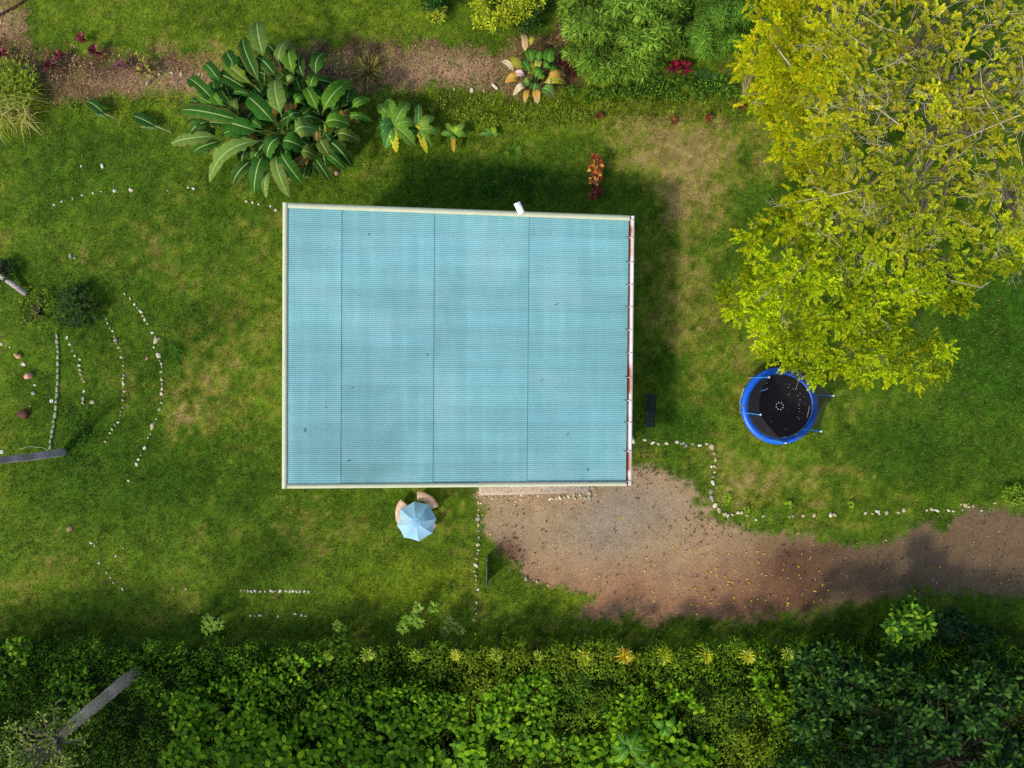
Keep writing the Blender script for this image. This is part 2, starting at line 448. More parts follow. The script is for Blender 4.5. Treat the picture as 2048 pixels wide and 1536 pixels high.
def build_litter():
    # mulch chips and straw on the planting bed
    n = 26000
    px = rnd(-40, 1220, n); py = rnd(-30, 225, n)
    bed = masks(px, py)[1]; k = rnd(0, 1, n) < bed; px, py = px[k], py[k]; n = len(px)
    mb = MB()
    cl = fbm(px / 40, py / 40, 77)
    col = pick([(160, 130, 88), (124, 96, 64), (84, 62, 42), (190, 164, 116), (104, 82, 66)], n, [.3, .28, .22, .12, .08]) * (.3 + 1.3 * cl)[:, None]
    flakes(mb, Pn(px, py, rnd(0, .04, n)), dirs(rnd(0, 6.28, n), rnd(-.1, .5, n)), rnd(.05, .16, n), rnd(.008, .022, n), col)
    tag(mb.build('mulch', M_CHIP), 'brown wood chip mulch and dry litter on the planting bed', 'mulch', None, 'stuff')
    # pebbles of the drive
    n = 30000
    px = rnd(945, 2120, n); py = rnd(890, 1250, n)
    dr = masks(px, py)[0]; k = (rnd(0, 1, n) < dr) & (rnd(0, 1, n) < .35 + .65 * fbm(px / 60, py / 60, 88)); px, py = px[k], py[k]; n = len(px)
    g = ground_colour(px, py)
    mb = MB(); L = rnd(.02, .05, n)
    flakes(mb, Pn(px, py, rnd(.003, .012, n)), dirs(rnd(0, 6.28, n), rnd(0, .6, n)), L, L * .45, g * rnd(.6, 1.6, (n, 1)))
    m = 200
    q = inside(DRIVE, m * 2); q = q[(q[:, 0] < 2100)][:m]; m = len(q)
    flakes(mb, Pn(q[:, 0], q[:, 1], .015), dirs(rnd(0, 6.28, m), rnd(0, .3, m)), rnd(.05, .1, m), rnd(.02, .04, m), pick([(196, 180, 166), (170, 150, 136), (150, 136, 130)], m))
    tag(mb.build('gravel', M_STONE), 'small grey and reddish pebbles on the gravel drive', 'gravel', None, 'stuff')
    # fallen leaves and dead twiglets on the drive
    mb = MB(); m = 85
    q = np.concatenate([np.stack([RNG.normal(1510, 120, m), 1215 - np.abs(RNG.normal(0, 60, m))], 1), inside(DRIVE, 40)])
    q = q[(q[:, 0] < 2080) & (sdist(q[:, 0], q[:, 1], DRIVE) > -12)]; m = len(q)
    flakes(mb, Pn(q[:, 0], q[:, 1], .02), dirs(rnd(0, 6.28, m), rnd(0, .4, m)), rnd(.08, .16, m), rnd(.022, .04, m), pick([(206, 178, 40), (190, 150, 50), (214, 190, 96), (180, 120, 60)], m, [.45, .25, .2, .1]))
    m = 230
    q = np.concatenate([inside(DRIVE, m), np.stack([RNG.normal(1420, 60, 60), RNG.normal(1045, 14, 60)], 1), np.stack([RNG.normal(1030, 14, 50), RNG.normal(1090, 40, 50)], 1), np.stack([RNG.normal(1300, 45, 90), RNG.normal(935, 22, 90)], 1)])
    q = q[q[:, 0] < 2100]; m = len(q)
    flakes(mb, Pn(q[:, 0], q[:, 1], .02), dirs(rnd(0, 6.28, m), rnd(0, .4, m)), rnd(.09, .24, m), rnd(.012, .03, m), pick([(66, 46, 40), (84, 60, 48), (56, 46, 50)], m))
    tag(mb.build('fallen_leaves', M_CHIP), 'yellow and dark brown fallen leaves scattered over the gravel drive', 'fallen leaves', None, 'stuff')

build_litter()

def build_patio():
    mb = MB()
    a, b, c_, d = P(958, 930, .05), P(1182, 930, .05), P(1178, 986, .05), P(958, 991, .05)
    top = np.array([a, b, c_, d]); bot = top.copy(); bot[:, 2] = -.05
    mb.quads(np.vstack([top, bot]), [[3, 2, 1, 0], [0, 1, 5, 4], [1, 2, 6, 5], [2, 3, 7, 6], [3, 0, 4, 7]], lin((176, 158, 140)))
    n = 2600
    q = np.stack([rnd(962, 1176, n), rnd(935, 985, n)], 1)
    flakes(mb, Pn(q[:, 0], q[:, 1], .056), dirs(rnd(0, 6.28, n), rnd(0, .4, n)), rnd(.03, .06, n), rnd(.012, .025, n), pick([(190, 172, 150), (150, 132, 118), (205, 190, 165)], n))
    tag(mb.build('patio', M_CONC), 'strip of pale gravel paving along the house wall', None, None, 'structure')

build_patio()

# ------------------------------------------------------------------ the house
ZL, ZR = 4.53, 3.0
TL, BL, TR, BR = P(566.5, 406.5, ZL), P(565, 976.5, ZL), P(1268.5, 432.5, ZR), P(1262.5, 971, ZR)

def roof_pt(u, v, h=0.0):
    """u 0..1 left to right, v 0..1 top to bottom of the photo"""
    u = np.asarray(u, float)[..., None]; v = np.asarray(v, float)[..., None]
    p = (TL * (1 - u) + TR * u) * (1 - v) + (BL * (1 - u) + BR * u) * v
    return p + NRM * np.asarray(h, float)[..., None]
NRM = unit(np.cross(TR - TL, TL - BL))
RL = np.linalg.norm(TR - TL); RW = np.linalg.norm(TL - BL)

M_ROOF = bpy.data.materials.new('blue_green_corrugated_iron'); M_ROOF.use_nodes = True
def roof_mat():
    t = M_ROOF.node_tree; n = t.nodes; l = t.links; pb = n['Principled BSDF']
    at = n.new('ShaderNodeAttribute'); at.attribute_name = 'Col'
    geo = n.new('ShaderNodeNewGeometry')
    def noise(scale, det, sc=None):
        z = n.new('ShaderNodeTexNoise'); z.inputs['Scale'].default_value = scale; z.inputs['Detail'].default_value = det
        if sc:
            mp = n.new('ShaderNodeMapping'); mp.inputs['Scale'].default_value = sc
            l.new(geo.outputs['Position'], mp.inputs['Vector']); l.new(mp.outputs[0], z.inputs['Vector'])
        else: l.new(geo.outputs['Position'], z.inputs['Vector'])
        return z.outputs['Fac']
    def rng(f, a, b, c, d):
        m = n.new('ShaderNodeMapRange'); m.inputs['From Min'].default_value = a; m.inputs['From Max'].default_value = b
        m.inputs['To Min'].default_value = c; m.inputs['To Max'].default_value = d; l.new(f, m.inputs['Value']); return m.outputs[0]
    def mul(a, b):
        m = n.new('ShaderNodeMath'); m.operation = 'MULTIPLY'; l.new(a, m.inputs[0]); l.new(b, m.inputs[1]); return m.outputs[0]
    big = rng(noise(.24, 4), .35, .66, .94, 1.05)
    mid = rng(noise(1.6, 4, (1.0, .5, 1)), .3, .7, .965, 1.035)
    wash = rng(noise(2.0, 3, (.25, 3.0, 1)), .3, .7, .97, 1.03)
    cols = rng(noise(1.0, 2, (1.9, .12, 1)), .35, .7, .965, 1.05)
    sx = n.new('ShaderNodeSeparateXYZ'); l.new(geo.outputs['Position'], sx.inputs[0])
    m1 = n.new('ShaderNodeMath'); m1.operation = 'MULTIPLY'; m1.inputs[1].default_value = 2 * math.pi / .61; l.new(sx.outputs[0], m1.inputs[0])
    m2 = n.new('ShaderNodeMath'); m2.operation = 'SINE'; l.new(m1.outputs[0], m2.inputs[0])
    pw = rng(m2.outputs[0], .1, 1.0, 0, 1); msk = rng(noise(.5, 3), .40, .62, 0, .085)
    m3 = n.new('ShaderNodeMath'); m3.operation = 'MULTIPLY'; m3.inputs[1].default_value = 2 * math.pi / .76; l.new(sx.outputs[1], m3.inputs[0])
    m4 = n.new('ShaderNodeMath'); m4.operation = 'SINE'; l.new(m3.outputs[0], m4.inputs[0])
    grid = rng(m4.outputs[0], -.6, 1.0, 1.0, 1.05)
    st = n.new('ShaderNodeMath'); st.operation = 'MULTIPLY_ADD'; l.new(pw, st.inputs[0]); l.new(msk, st.inputs[1]); st.inputs[2].default_value = 1.0
    k = mul(mul(mul(mul(big, mid), mul(wash, cols)), st.outputs[0]), grid)
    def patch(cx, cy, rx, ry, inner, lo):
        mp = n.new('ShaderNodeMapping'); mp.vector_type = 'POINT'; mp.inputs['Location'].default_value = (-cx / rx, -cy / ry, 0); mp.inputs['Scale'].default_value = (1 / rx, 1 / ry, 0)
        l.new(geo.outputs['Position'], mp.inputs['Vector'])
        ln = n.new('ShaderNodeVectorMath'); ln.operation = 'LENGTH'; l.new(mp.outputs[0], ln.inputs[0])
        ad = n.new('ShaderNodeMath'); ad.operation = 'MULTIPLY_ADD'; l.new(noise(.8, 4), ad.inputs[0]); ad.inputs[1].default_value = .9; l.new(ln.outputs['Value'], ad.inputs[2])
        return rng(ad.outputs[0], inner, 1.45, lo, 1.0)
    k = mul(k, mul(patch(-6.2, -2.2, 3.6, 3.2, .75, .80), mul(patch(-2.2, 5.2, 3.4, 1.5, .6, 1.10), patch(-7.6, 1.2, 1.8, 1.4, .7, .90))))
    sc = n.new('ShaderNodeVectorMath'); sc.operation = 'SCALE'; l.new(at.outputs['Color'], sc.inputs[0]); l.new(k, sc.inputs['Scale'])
    chalk = n.new('ShaderNodeMix'); chalk.data_type = 'RGBA'
    l.new(rng(noise(.35, 4), .5, .72, 0, .35), chalk.inputs[0]); l.new(sc.outputs[0], chalk.inputs[6])
    chalk.inputs[7].default_value = (*lin((164, 196, 198)), 1)
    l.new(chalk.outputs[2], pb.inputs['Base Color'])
    pb.inputs['Roughness'].default_value = .55; pb.inputs['Specular IOR Level'].default_value = .3
roof_mat()

def build_house():
    c0 = (TL + TR + BL + BR) / 4
    root = thing('house', 'single storey house with a pale blue corrugated iron skillion roof', 'house', (c0[0], c0[1], 0))
    # walls
    wz = lambda u: ZL + (ZR - ZL) * u - .12
    ins = .05
    corners = {k: roof_pt(*uv) for k, uv in dict(a=(ins, ins), b=(1 - ins, ins), c=(1 - ins, 1 - ins), d=(ins, 1 - ins)).items()}
    for k0, k1 in ('ab', 'bc', 'cd', 'da'):
        p, q = corners[k0], corners[k1]
        mb = MB(); e = unit(np.array([q[0] - p[0], q[1] - p[1], 0])); nn = np.array([e[1], -e[0], 0]) * .07
        p = p + e * .002; q = q - e * .08
        v = []
        for s in (1, -1):
            for pt in (p, q):
                v += [[*(pt[:2] + s * nn[:2]), 0], [*(pt[:2] + s * nn[:2]), pt[2] - .14]]
        mb.quads(v, [[0, 2, 3, 1], [4, 5, 7, 6], [1, 3, 7, 5], [0, 1, 5, 4], [2, 6, 7, 3]], lin((206, 198, 176)))
        mb.build('wall', M_PAINT, root)
    # roof sheets: four bands laid from the gutter upwards, each of many side-lapped sheets
    us = [.013, .1515, .4085, .6795, .983]
    nr = 14; wave = 144
    base = lin((116, 168, 170))
    for b in range(4):
        u0, u1 = us[b], us[b + 1] + (.008 if b < 3 else 0)
        lift = .022 + .02 * (3 - b)
        vj = rnd(-.004, .004)
        for r in range(nr):
            v0, v1 = .017 + .966 * r / nr, .017 + .966 * (r + 1) / nr
            k = int(wave / nr * 6)
            vv = np.linspace(v0, v1 + .0015, k + 1)
            uu = np.linspace(u0, u1, 4)
            U, V = np.meshgrid(uu, vv)
            h = lift + .007 * np.sin(V * wave * 2 * math.pi) + .002 * (r % 2)
            pts = roof_pt(U.ravel(), V.ravel(), h.ravel())
            i = np.arange(k * 3); rr = i // 3; cc = i % 3; a = rr * 4 + cc
            tint = base * rnd(.95, 1.05) * np.array([rnd(.97, 1.04), 1, rnd(.985, 1.02)])
            mb = MB(); mb.quads(pts, np.stack([a, a + 4, a + 5, a + 1], 1), tint)
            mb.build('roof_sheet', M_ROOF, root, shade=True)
    mb = MB()
    for u in np.linspace(.03, .97, 22):
        for j in range(48):
            v = .02 + .96 * (j + R.uniform(-.3, .3)) / 48
            if R.random() < .45: continue
            p = roof_pt(u, v, [.10, .08, .06, .04][0 if u < .15 else 1 if u < .41 else 2 if u < .68 else 3])
            mb.add(p + np.array([[-.008, -.008, 0], [.008, -.008, 0], [.008, .008, 0], [-.008, .008, 0], [0, 0, .01]]), [[0, 1, 4], [1, 2, 4], [2, 3, 4], [3, 0, 4]], lin((92, 112, 116)))
    tag(mb.build('screws', M_PAINT, root), kind='stuff')
    # barge caps: left, top, bottom
    cream = lin((190, 192, 160))
    def cap(uv0, uv1, wv, name='barge_cap'):
        """folded strip between two roof points; wv = (du,dv) inward width"""
        mb = MB()
        n = 40; t = np.linspace(0, 1, n)
        U = uv0[0] + (uv1[0] - uv0[0]) * t; V = uv0[1] + (uv1[1] - uv0[1]) * t
        outer = roof_pt(U, V, np.full(n, .105)); inner = roof_pt(U + wv[0], V + wv[1], np.full(n, .115)); lip = roof_pt(U + wv[0], V + wv[1], np.full(n, .035))
        low = outer.copy(); low[:, 2] -= .22
        v = np.concatenate([low, outer, inner, lip]); i = np.arange(n - 1); q = []
        for k in range(3): q.append(np.stack([k * n + i, k * n + i + 1, (k + 1) * n + i + 1, (k + 1) * n + i], 1))
        col = cream * (1 + (fbm(t * 60, t * 0, 3)[:, None] - .5) * .12)
        mb.quads(v, np.concatenate(q), np.concatenate([col] * 4))
        return mb.build(name, M_PAINT, root)
    cap((0, 0), (0, 1), (.0137, 0))
    cap((.0139, 0), (.984, 0), (0, .0175))
    cap((.0139, 1), (.984, 1), (0, -.0145))
    # gutter along the low right eave
    n = 240; t = np.linspace(0, 1, n)
    e = roof_pt(np.full(n, .984), t); f = roof_pt(np.full(n, 1.0), t)
    o_ = (f - e); o_[:, 2] = 0; o_ = unit(o_)
    wdt = np.linalg.norm((f - e)[:, :2], axis=1)[:, None]
    prof = [(.06, -.04), (.07, -.135), (.34, -.14), (.40, -.05), (.46, .0), (1.0, .0), (1.0, -.14)]
    vs = []; cs = []
    py = 432 + t * 538
    rust = blobs(py, py * 0, [(460, 0, 14, 1, 1.1), (500, 0, 20, 1, .75), (560, 0, 22, 1, .25), (600, 0, 22, 1, .55), (650, 0, 18, 1, .45), (690, 0, 18, 1, .45), (745, 0, 14, 1, 1.3), (775, 0, 18, 1, 1.2), (838, 0, 10, 1, .7), (915, 0, 13, 1, 1.6), (932, 0, 9, 1, 1.0), (960, 0, 8, 1, .9)])
    rn = fbm(t * 60, t * 0 + .3, 9)
    white = lin((236, 230, 226)); rc = lin((158, 78, 40)); dk = lin((70, 40, 34))
    for k, (a, z) in enumerate(prof):
        p = e + o_ * wdt * a; p[:, 2] = e[:, 2] + z + .03; vs.append(p)
        g = np.clip((rust * (.4 + 1.2 * rn) - .25) * (1.2 if k <= 2 else (.95 if k in (3, 4) else .10)), 0, 1)
        base = dk if k == 0 else (lin((196, 172, 160)) if k <= 3 else white)
        cs.append(mixc(np.broadcast_to(base, (n, 3)), np.broadcast_to(rc, (n, 3)), g))
    mb = MB(); i = np.arange(n - 1); q = []
    for k in range(len(prof) - 1): q.append(np.stack([k * n + i, (k + 1) * n + i, (k + 1) * n + i + 1, k * n + i + 1], 1))
    mb.quads(np.concatenate(vs), np.concatenate(q), np.concatenate(cs))
    gut = mb.build('gutter', M_PAINT, root)
    gut['label'] = 'white gutter with orange rust streaks inside'
    for s in (0, 1):      # stop ends
        mb = MB(); k = -1 if s else 0
        ring = np.array([vs[j][k] for j in range(len(prof))]); ctr = ring.mean(0); ctr[2] = ring[:, 2].max()
        mb.add(np.vstack([ring, ctr]), [[j, j + 1, len(prof)] for j in range(len(prof) - 1)], white)
        mb.build('stop_end', M_PAINT, gut)
    for y in (441, 476, 525, 570, 614, 660, 706, 755, 801, 845, 902, 962):
        tt = (y - 432.5) / 538.5
        mb = MB(); p0 = roof_pt(.973, tt, .055); p1 = roof_pt(.984, tt, .06); p2 = roof_pt(1.0, tt, .05)
        p2[2] = roof_pt(.984, tt)[2] + .05
        bar(mb, p0, p1, .028, .006, lin((120, 140, 138))); bar(mb, p1 + unit(p2 - p1) * .004, p2, .03, .006, lin((196, 190, 184)))
        mb.build('bracket', M_PAINT, gut)
    return root

build_house()

def build_roof_leaves():
    mb = MB()
    for (x, y) in ((707, 775), (612, 860), (613, 861), (1080, 760), (1131, 870), (652, 813), (700, 923), (858, 708), (1178, 940), (735, 468), (1115, 610)):
        u = (x - 566) / 700; z = ZL + (ZR - ZL) * u + .1
        flakes(mb, [P(x, y, z)], [[math.cos(x), math.sin(x), .1]], R.uniform(.07, .13), R.uniform(.018, .03), lin((74, 76, 70)))
    tag(mb.build('roof_leaves', M_CHIP), 'a few small dark dead leaves lying on the blue roof', 'fallen leaves', None, 'stuff')
build_roof_leaves()

def build_dish():
    zt = 5.0
    c = P(1038, 415.5, zt)
    foot = np.array([c[0] + .03, c[1] + .08, 0])
    root = thing('satellite_dish', 'flat white rectangular satellite dish on a pole at the roof edge', 'satellite dish', foot)
    a, b, d, e = [P(x, y, zt + dz) for x, y, dz in ((1027.5, 408, .03), (1039.5, 402.5, .05), (1049.5, 424.5, -.03), (1038, 430.5, -.05))]
    top = np.array([a, b, d, e]); n = unit(np.cross(b - a, e - a)); n = n if n[2] > 0 else -n
    bot = top - n * .035
    mb = MB(); mb.quads(np.vstack([top, bot]), [[0, 3, 2, 1], [4, 5, 6, 7], [0, 1, 5, 4], [1, 2, 6, 5], [2, 3, 7, 6], [3, 0, 4, 7]], lin((250, 250, 250)))
    mb.build('panel', M_PAINT, root)
    mb = MB(); tube(mb, [foot, (foot[0], foot[1], zt - .32)], .03, lin((170, 170, 170)), 8); mb.build('mast', M_PAINT, root)
    mb = MB(); bar(mb, (foot[0], foot[1], zt - .34), c - n * .03, .05, .05, lin((200, 200, 200)), up=(1, 0, 0)); mb.build('bracket', M_PAINT, root)
build_dish()

# ------------------------------------------------------------------ umbrella, table, benches
def build_patio_set():
    TC = np.array([-4.14, -5.69, 0])
    zr, za = 1.92, 2.33
    vp = [(828.5, 1003), (858, 1008.5), (872.5, 1037), (865, 1066.5), (838, 1083), (808, 1075), (794, 1051), (801, 1018)]
    rim = [P(x, y, zr + (.0 if i % 2 else .01)) for i, (x, y) in enumerate(vp)]
    apex = P(832.7, 1044.3, za)
    root = thing('patio_umbrella', 'pale blue eight sided patio umbrella with faint yellow motifs over the round table', 'umbrella', TC)
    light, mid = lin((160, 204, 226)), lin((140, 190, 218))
    top = P(832.9, 1044.2, za + .05)
    for i in range(8):
        a, b = rim[i], rim[(i + 1) % 8]
        mb = MB(); rows = 9; V = []; F = []; col = []
        for r in range(rows + 1):
            t = r / rows
            for s in range(7):
                q = s / 6
                edge = a * (1 - q) + b * q
                edge = edge + (apex - edge) * .02 * math.sin(q * math.pi)
                p = apex + (edge - apex) * t
                p[2] += .10 * math.sin(t * math.pi) - .035 * math.sin(q * math.pi) * t
                V.append(p)
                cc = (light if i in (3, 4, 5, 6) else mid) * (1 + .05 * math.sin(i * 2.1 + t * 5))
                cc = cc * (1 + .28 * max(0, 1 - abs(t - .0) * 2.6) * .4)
                if i in (2, 6) and .5 < t < .92 and .15 < q < .85:
                    k = vnoise(np.array([p[0] * 9]), np.array([p[1] * 9]), 5)[0]
                    cc = cc * (1 - .75 * max(0, k - .25)) + lin((226, 228, 196)) * .75 * max(0, k - .25)
                col.append(cc)
        for r in range(rows):
            for s in range(6):
                k = r * 7 + s; F.append([k, k + 1, k + 8, k + 7])
        mb.quads(V, F, np.array(col))
        mb.build('canopy_panel', M_FAB, root, shade=True)
    for i in range(8):
        mb = MB(); t = apex + (rim[i] - apex) * .03
        tube(mb, [t - [0, 0, .06], (t + rim[i]) / 2 + [0, 0, .045], rim[i] - [0, 0, .025]], .008, lin((190, 190, 190)), 5); mb.build('rib', M_PAINT, root)
    # vent cap
    mb = MB(); m = [apex + (r - apex) * .27 + np.array([0, 0, .085]) for r in rim]
    mb.add(np.vstack([m, top]), [[k, (k + 1) % 8, 8] for k in range(8)], lin((150, 198, 220))); mb.build('vent_cap', M_FAB, root)
    mb = MB(); tube(mb, [TC + [0, 0, .76], TC + (apex - TC) * .5 + [0, 0, .3], apex - [0, 0, .02]], .02, lin((200, 200, 196)), 8); mb.build('pole', M_PAINT, root)
    mb = MB(); tube(mb, [top - [0, 0, .02], top + [0, 0, .05]], [.018, .008], lin((120, 130, 134)), 6); mb.build('finial', M_PAINT, root)
    # table
    tb = thing('round_table', 'round concrete garden table beneath the pale blue umbrella', 'table', TC)
    mb = MB(); n = 32; a = np.arange(n) * 2 * math.pi / n; ring = np.stack([np.cos(a), np.sin(a)], 1) * .5
    v = np.vstack([np.c_[ring, np.full(n, .76)], np.c_[ring, np.full(n, .69)]]) + TC
    mb.quads(v, [[k, (k + 1) % n, n + (k + 1) % n, n + k] for k in range(n)], lin((190, 166, 146)))
    mb.add(np.vstack([v[:n], TC + [0, 0, .76]]), [[k, (k + 1) % n, n] for k in range(n)], lin((190, 166, 146)))
    mb.add(np.vstack([v[n:], TC + [0, 0, .69]]), [[(k + 1) % n, k, n] for k in range(n)], lin((190, 166, 146)))
    mb.build('tabletop', M_CONC, tb)
    mb = MB(); tube(mb, [TC, TC + [0, 0, .1], TC + [0, 0, .4], TC + [0, 0, .69]], [.26, .17, .13, .2], lin((180, 158, 140)), 14); mb.build('pedestal', M_CONC, tb)
    labels = ('curved concrete bench with its whole seat clear of the umbrella, nearest the house',
              'curved concrete bench half hidden under the left side of the umbrella',
              'curved concrete bench with only a corner showing right of the umbrella')
    for (a0, a1), lab in zip(((19, 91), (139, 211), (259, 331)), labels):
        am = math.radians((a0 + a1) / 2); r0, r1 = .60, .975
        bt = thing('curved_bench', lab, 'bench', TC + np.array([math.cos(am), math.sin(am), 0]) * .79, 'concrete benches round the table')
        mb = MB(); n = 20; an = np.radians(np.linspace(a0, a1, n))
        V = []
        for rr, z in ((r0, .45), (r1, .45), (r1 + .004, .38), (r0 - .004, .38)):
            V.append(np.stack([np.cos(an) * rr, np.sin(an) * rr, np.full(n, z)], 1) + TC)
        V = np.concatenate(V); i = np.arange(n - 1); q = []
        for k in range(4):
            k2 = (k + 1) % 4; q.append(np.stack([k * n + i, k2 * n + i, k2 * n + i + 1, k * n + i + 1], 1))
        q.append(np.array([[0, 3 * n, 2 * n, n], [n - 1, 2 * n - 1, 3 * n - 1, 4 * n - 1]]))
        cc = lin((194, 166, 144)) * (.9 + .25 * fbm(V[:, 0] * 5, V[:, 1] * 5, 4))[:, None]
        mb.quads(V, np.concatenate(q), cc); mb.build('seat', M_CONC, bt)
        for s in (.18, .82):
            aa = math.radians(a0 + (a1 - a0) * s); rd = np.array([math.cos(aa), math.sin(aa), 0]); tg = np.array([-rd[1], rd[0], 0])
            mb = MB(); box(mb, TC + rd * .79 + [0, 0, .19], (.26, .09, .38), lin((176, 152, 134)), [rd, tg, (0, 0, 1)]); mb.build('leg', M_CONC, bt)

M_FAB = mat_col('umbrella_cloth', .8, .25, 4.0, .05, 0, 0, .1)
build_patio_set()

# ------------------------------------------------------------------ trampoline
def build_trampoline():
    c = P(1560, 812, .75); c[2] = 0
    Ro, Ri, zp = 1.66, 1.40, .76
    root = thing('trampoline', 'round trampoline with black mat, blue safety pad and black net', 'trampoline', c)
    n = 72; a = np.arange(n) * 2 * math.pi / n; cs = np.stack([np.cos(a), np.sin(a)], 1)
    def ringmesh(prof, col):
        mb = MB(); V = np.concatenate([np.c_[cs * r, np.full(n, z)] for r, z in prof]) + c
        q = [[k * n + i, k * n + (i + 1) % n, (k + 1) * n + (i + 1) % n, (k + 1) * n + i] for k in range(len(prof) - 1) for i in range(n)]
        mb.quads(V, q, col); return mb
    M_PAD = mat_flat('blue_vinyl', (14, 92, 204), .42, 0, 4.0, .10, .5, .2)
    M_MAT = mat_flat('black_mat', (17, 17, 22), .85, 0, 30.0, .15, .3)
    # pad in six sewn segments
    for k in range(6):
        mb = MB(); aa = np.radians(np.linspace(k * 60 + 1, k * 60 + 59.4, 16)); m = len(aa)
        prof = [(Ri - .015, zp - .05), (Ri, zp + .01), (Ri + .12, zp + .035), (Ro - .1, zp + .03), (Ro - .01, zp), (Ro + .015, zp - .09)]
        V = np.concatenate([np.stack([np.cos(aa) * (r + .012 * np.sin(aa * 40) * (j in (0, 5))), np.sin(aa) * r, np.full(m, z)], 1) for j, (r, z) in enumerate(prof)]) + c
        i = np.arange(m - 1)
        mb.quads(V, np.concatenate([np.stack([j * m + i, j * m + i + 1, (j + 1) * m + i + 1, (j + 1) * m + i], 1) for j in range(5)]), (1, 1, 1))
        mb.build('safety_pad', M_PAD, root, shade=True)
    mb = MB(); V = np.vstack([np.c_[cs * (Ri - .03), np.full(n, zp - .03)], [[0, 0, zp - .05]]]) + c
    mb.add(V, [[i, (i + 1) % n, n] for i in range(n)], (1, 1, 1)); mat = mb.build('jumping_mat', M_MAT, root)
    mb = MB()
    for k in range(8):
        a0 = k * math.pi / 4 + .1; q = []
        for r in (.135, .175):
            for d in (0, .16, .32): q.append([math.cos(a0 + d) * r, math.sin(a0 + d) * r, zp - .042])
        mb.quads(np.array(q) + c, [[0, 3, 4, 1], [1, 4, 5, 2]], lin((226, 226, 226)))
    mb.build('printed_ring', M_PAINT, mat)
    ringm = MB(); tube(ringm, np.c_[np.vstack([cs, cs[:1]]) * (Ro - .03), np.full(n + 1, zp - .06)] + c, .025, lin((150, 152, 156)), 6, False); ringm.build('frame_ring', M_PAINT, root)
    for k in range(3):
        a0 = math.radians(30 + 120 * k); a1 = a0 + .75; mb = MB()
        p = lambda an, r, z: c + np.array([math.cos(an) * r, math.sin(an) * r, z])
        tube(mb, [p(a0, Ro - .03, zp - .07), p(a0, Ro - .14, .03), p((a0 + a1) / 2, Ro - .16, .02), p(a1, Ro - .14, .03), p(a1, Ro - .03, zp - .07)], .022, lin((160, 162, 166)), 6); mb.build('leg', M_PAINT, root)
    zt = 2.55
    post = [P(1521, 829.3, zt), P(1571, 886, zt), P(1642, 863, zt), P(1667, 791.5, zt), P(1612, 722, zt), P(1538, 754.5, zt)]
    M_NET = bpy.data.materials.new('black_net'); M_NET.use_nodes = True
    t = M_NET.node_tree; pb = t.nodes['Principled BSDF']; pb.inputs['Base Color'].default_value = (.010, .010, .013, 1); pb.inputs['Roughness'].default_value = .8
    tr = t.nodes.new('ShaderNodeBsdfTransparent'); ms = t.nodes.new('ShaderNodeMixShader'); ms.inputs[0].default_value = .62
    t.links.new(tr.outputs[0], ms.inputs[1]); t.links.new(pb.outputs[0], ms.inputs[2]); t.links.new(ms.outputs[0], t.nodes['Material Output'].inputs['Surface'])
    for i, p in enumerate(post):
        mb = MB(); b = np.array([p[0], p[1], 0.0])
        tube(mb, [b, b + [0, 0, .7]], .019, lin((170, 172, 176)), 7); po = mb.build('net_post', M_PAINT, root)
        mb = MB(); tube(mb, [b + [0, 0, .72], b + [0, 0, zt - .03]], .026, lin((58, 150, 224)), 7); mb.build('foam_sleeve', M_PAINT, po)
        mb = MB(); tube(mb, [b + [0, 0, zt - .03], b + [0, 0, zt + .03]], .034, lin((206, 220, 232)), 8); mb.build('post_cap', M_PAINT, po)
    for i in range(6):
        p, q = post[i], post[(i + 1) % 6]
        mb = MB(); V = []; F = []; ns, nz = 10, 8
        for j in range(nz + 1):
            tz = j / nz
            for s in range(ns + 1):
                f = s / ns
                topp = p * (1 - f) + q * f; topp[2] = zt - .05 - .22 * math.sin(f * math.pi) - (.25 * math.sin(f * math.pi) if i in (4, 5) else 0)
                ang = math.atan2(*( (topp - c)[[1, 0]])); low = c + np.array([math.cos(ang) * (Ri + .01), math.sin(ang) * (Ri + .01), zp + .03])
                V.append(topp * (1 - tz) + low * tz + np.array([math.sin(f * 9 + i) * .02, math.cos(f * 7 + i) * .02, 0]) * math.sin(tz * math.pi))
        for j in range(nz):
            for s in range(ns):
                k = j * (ns + 1) + s; F.append([k, k + 1, k + ns + 2, k + ns + 1])
        mb.quads(V, F, (0, 0, 0)); mb.build('net_panel', M_NET, root)
    # rolled door flap and blue strap
    mb = MB(); tube(mb, [P(1521, 782, .95), P(1528, 780, 1.05), P(1536, 777, 1.2)], .03, lin((70, 120, 160)), 6); mb.build('strap', M_PAINT, root)
    mb = MB(); m = 32; r = np.sqrt(rnd(0, 1, m)) * 1.15; an = rnd(0, 6.28, m) ; an[:26] = rnd(-.6, 1.3, 26)
    B = np.stack([np.cos(an) * r, np.sin(an) * r, np.full(m, zp - .02)], 1) + c
    flakes(mb, B, dirs(rnd(0, 6.28, m), rnd(0, .3, m)), rnd(.03, .065, m), rnd(.010, .022, m), pick([(130, 150, 140), (120, 118, 112), (190, 180, 140)], m))
    tag(mb.build('mat_leaves', M_CHIP), 'tiny pale leaves scattered on the black trampoline mat', 'fallen leaves', None, 'stuff')
    mb = MB(); tube(mb, [P(1619, 812, .77), P(1617, 823, .77), P(1614, 836, .77)], [.012, .02, .014], lin((176, 140, 116)), 6)
    lone(mb, 'stick', M_BARK, 'pale brown stick lying on the right edge of the trampoline mat', 'stick')
build_trampoline()

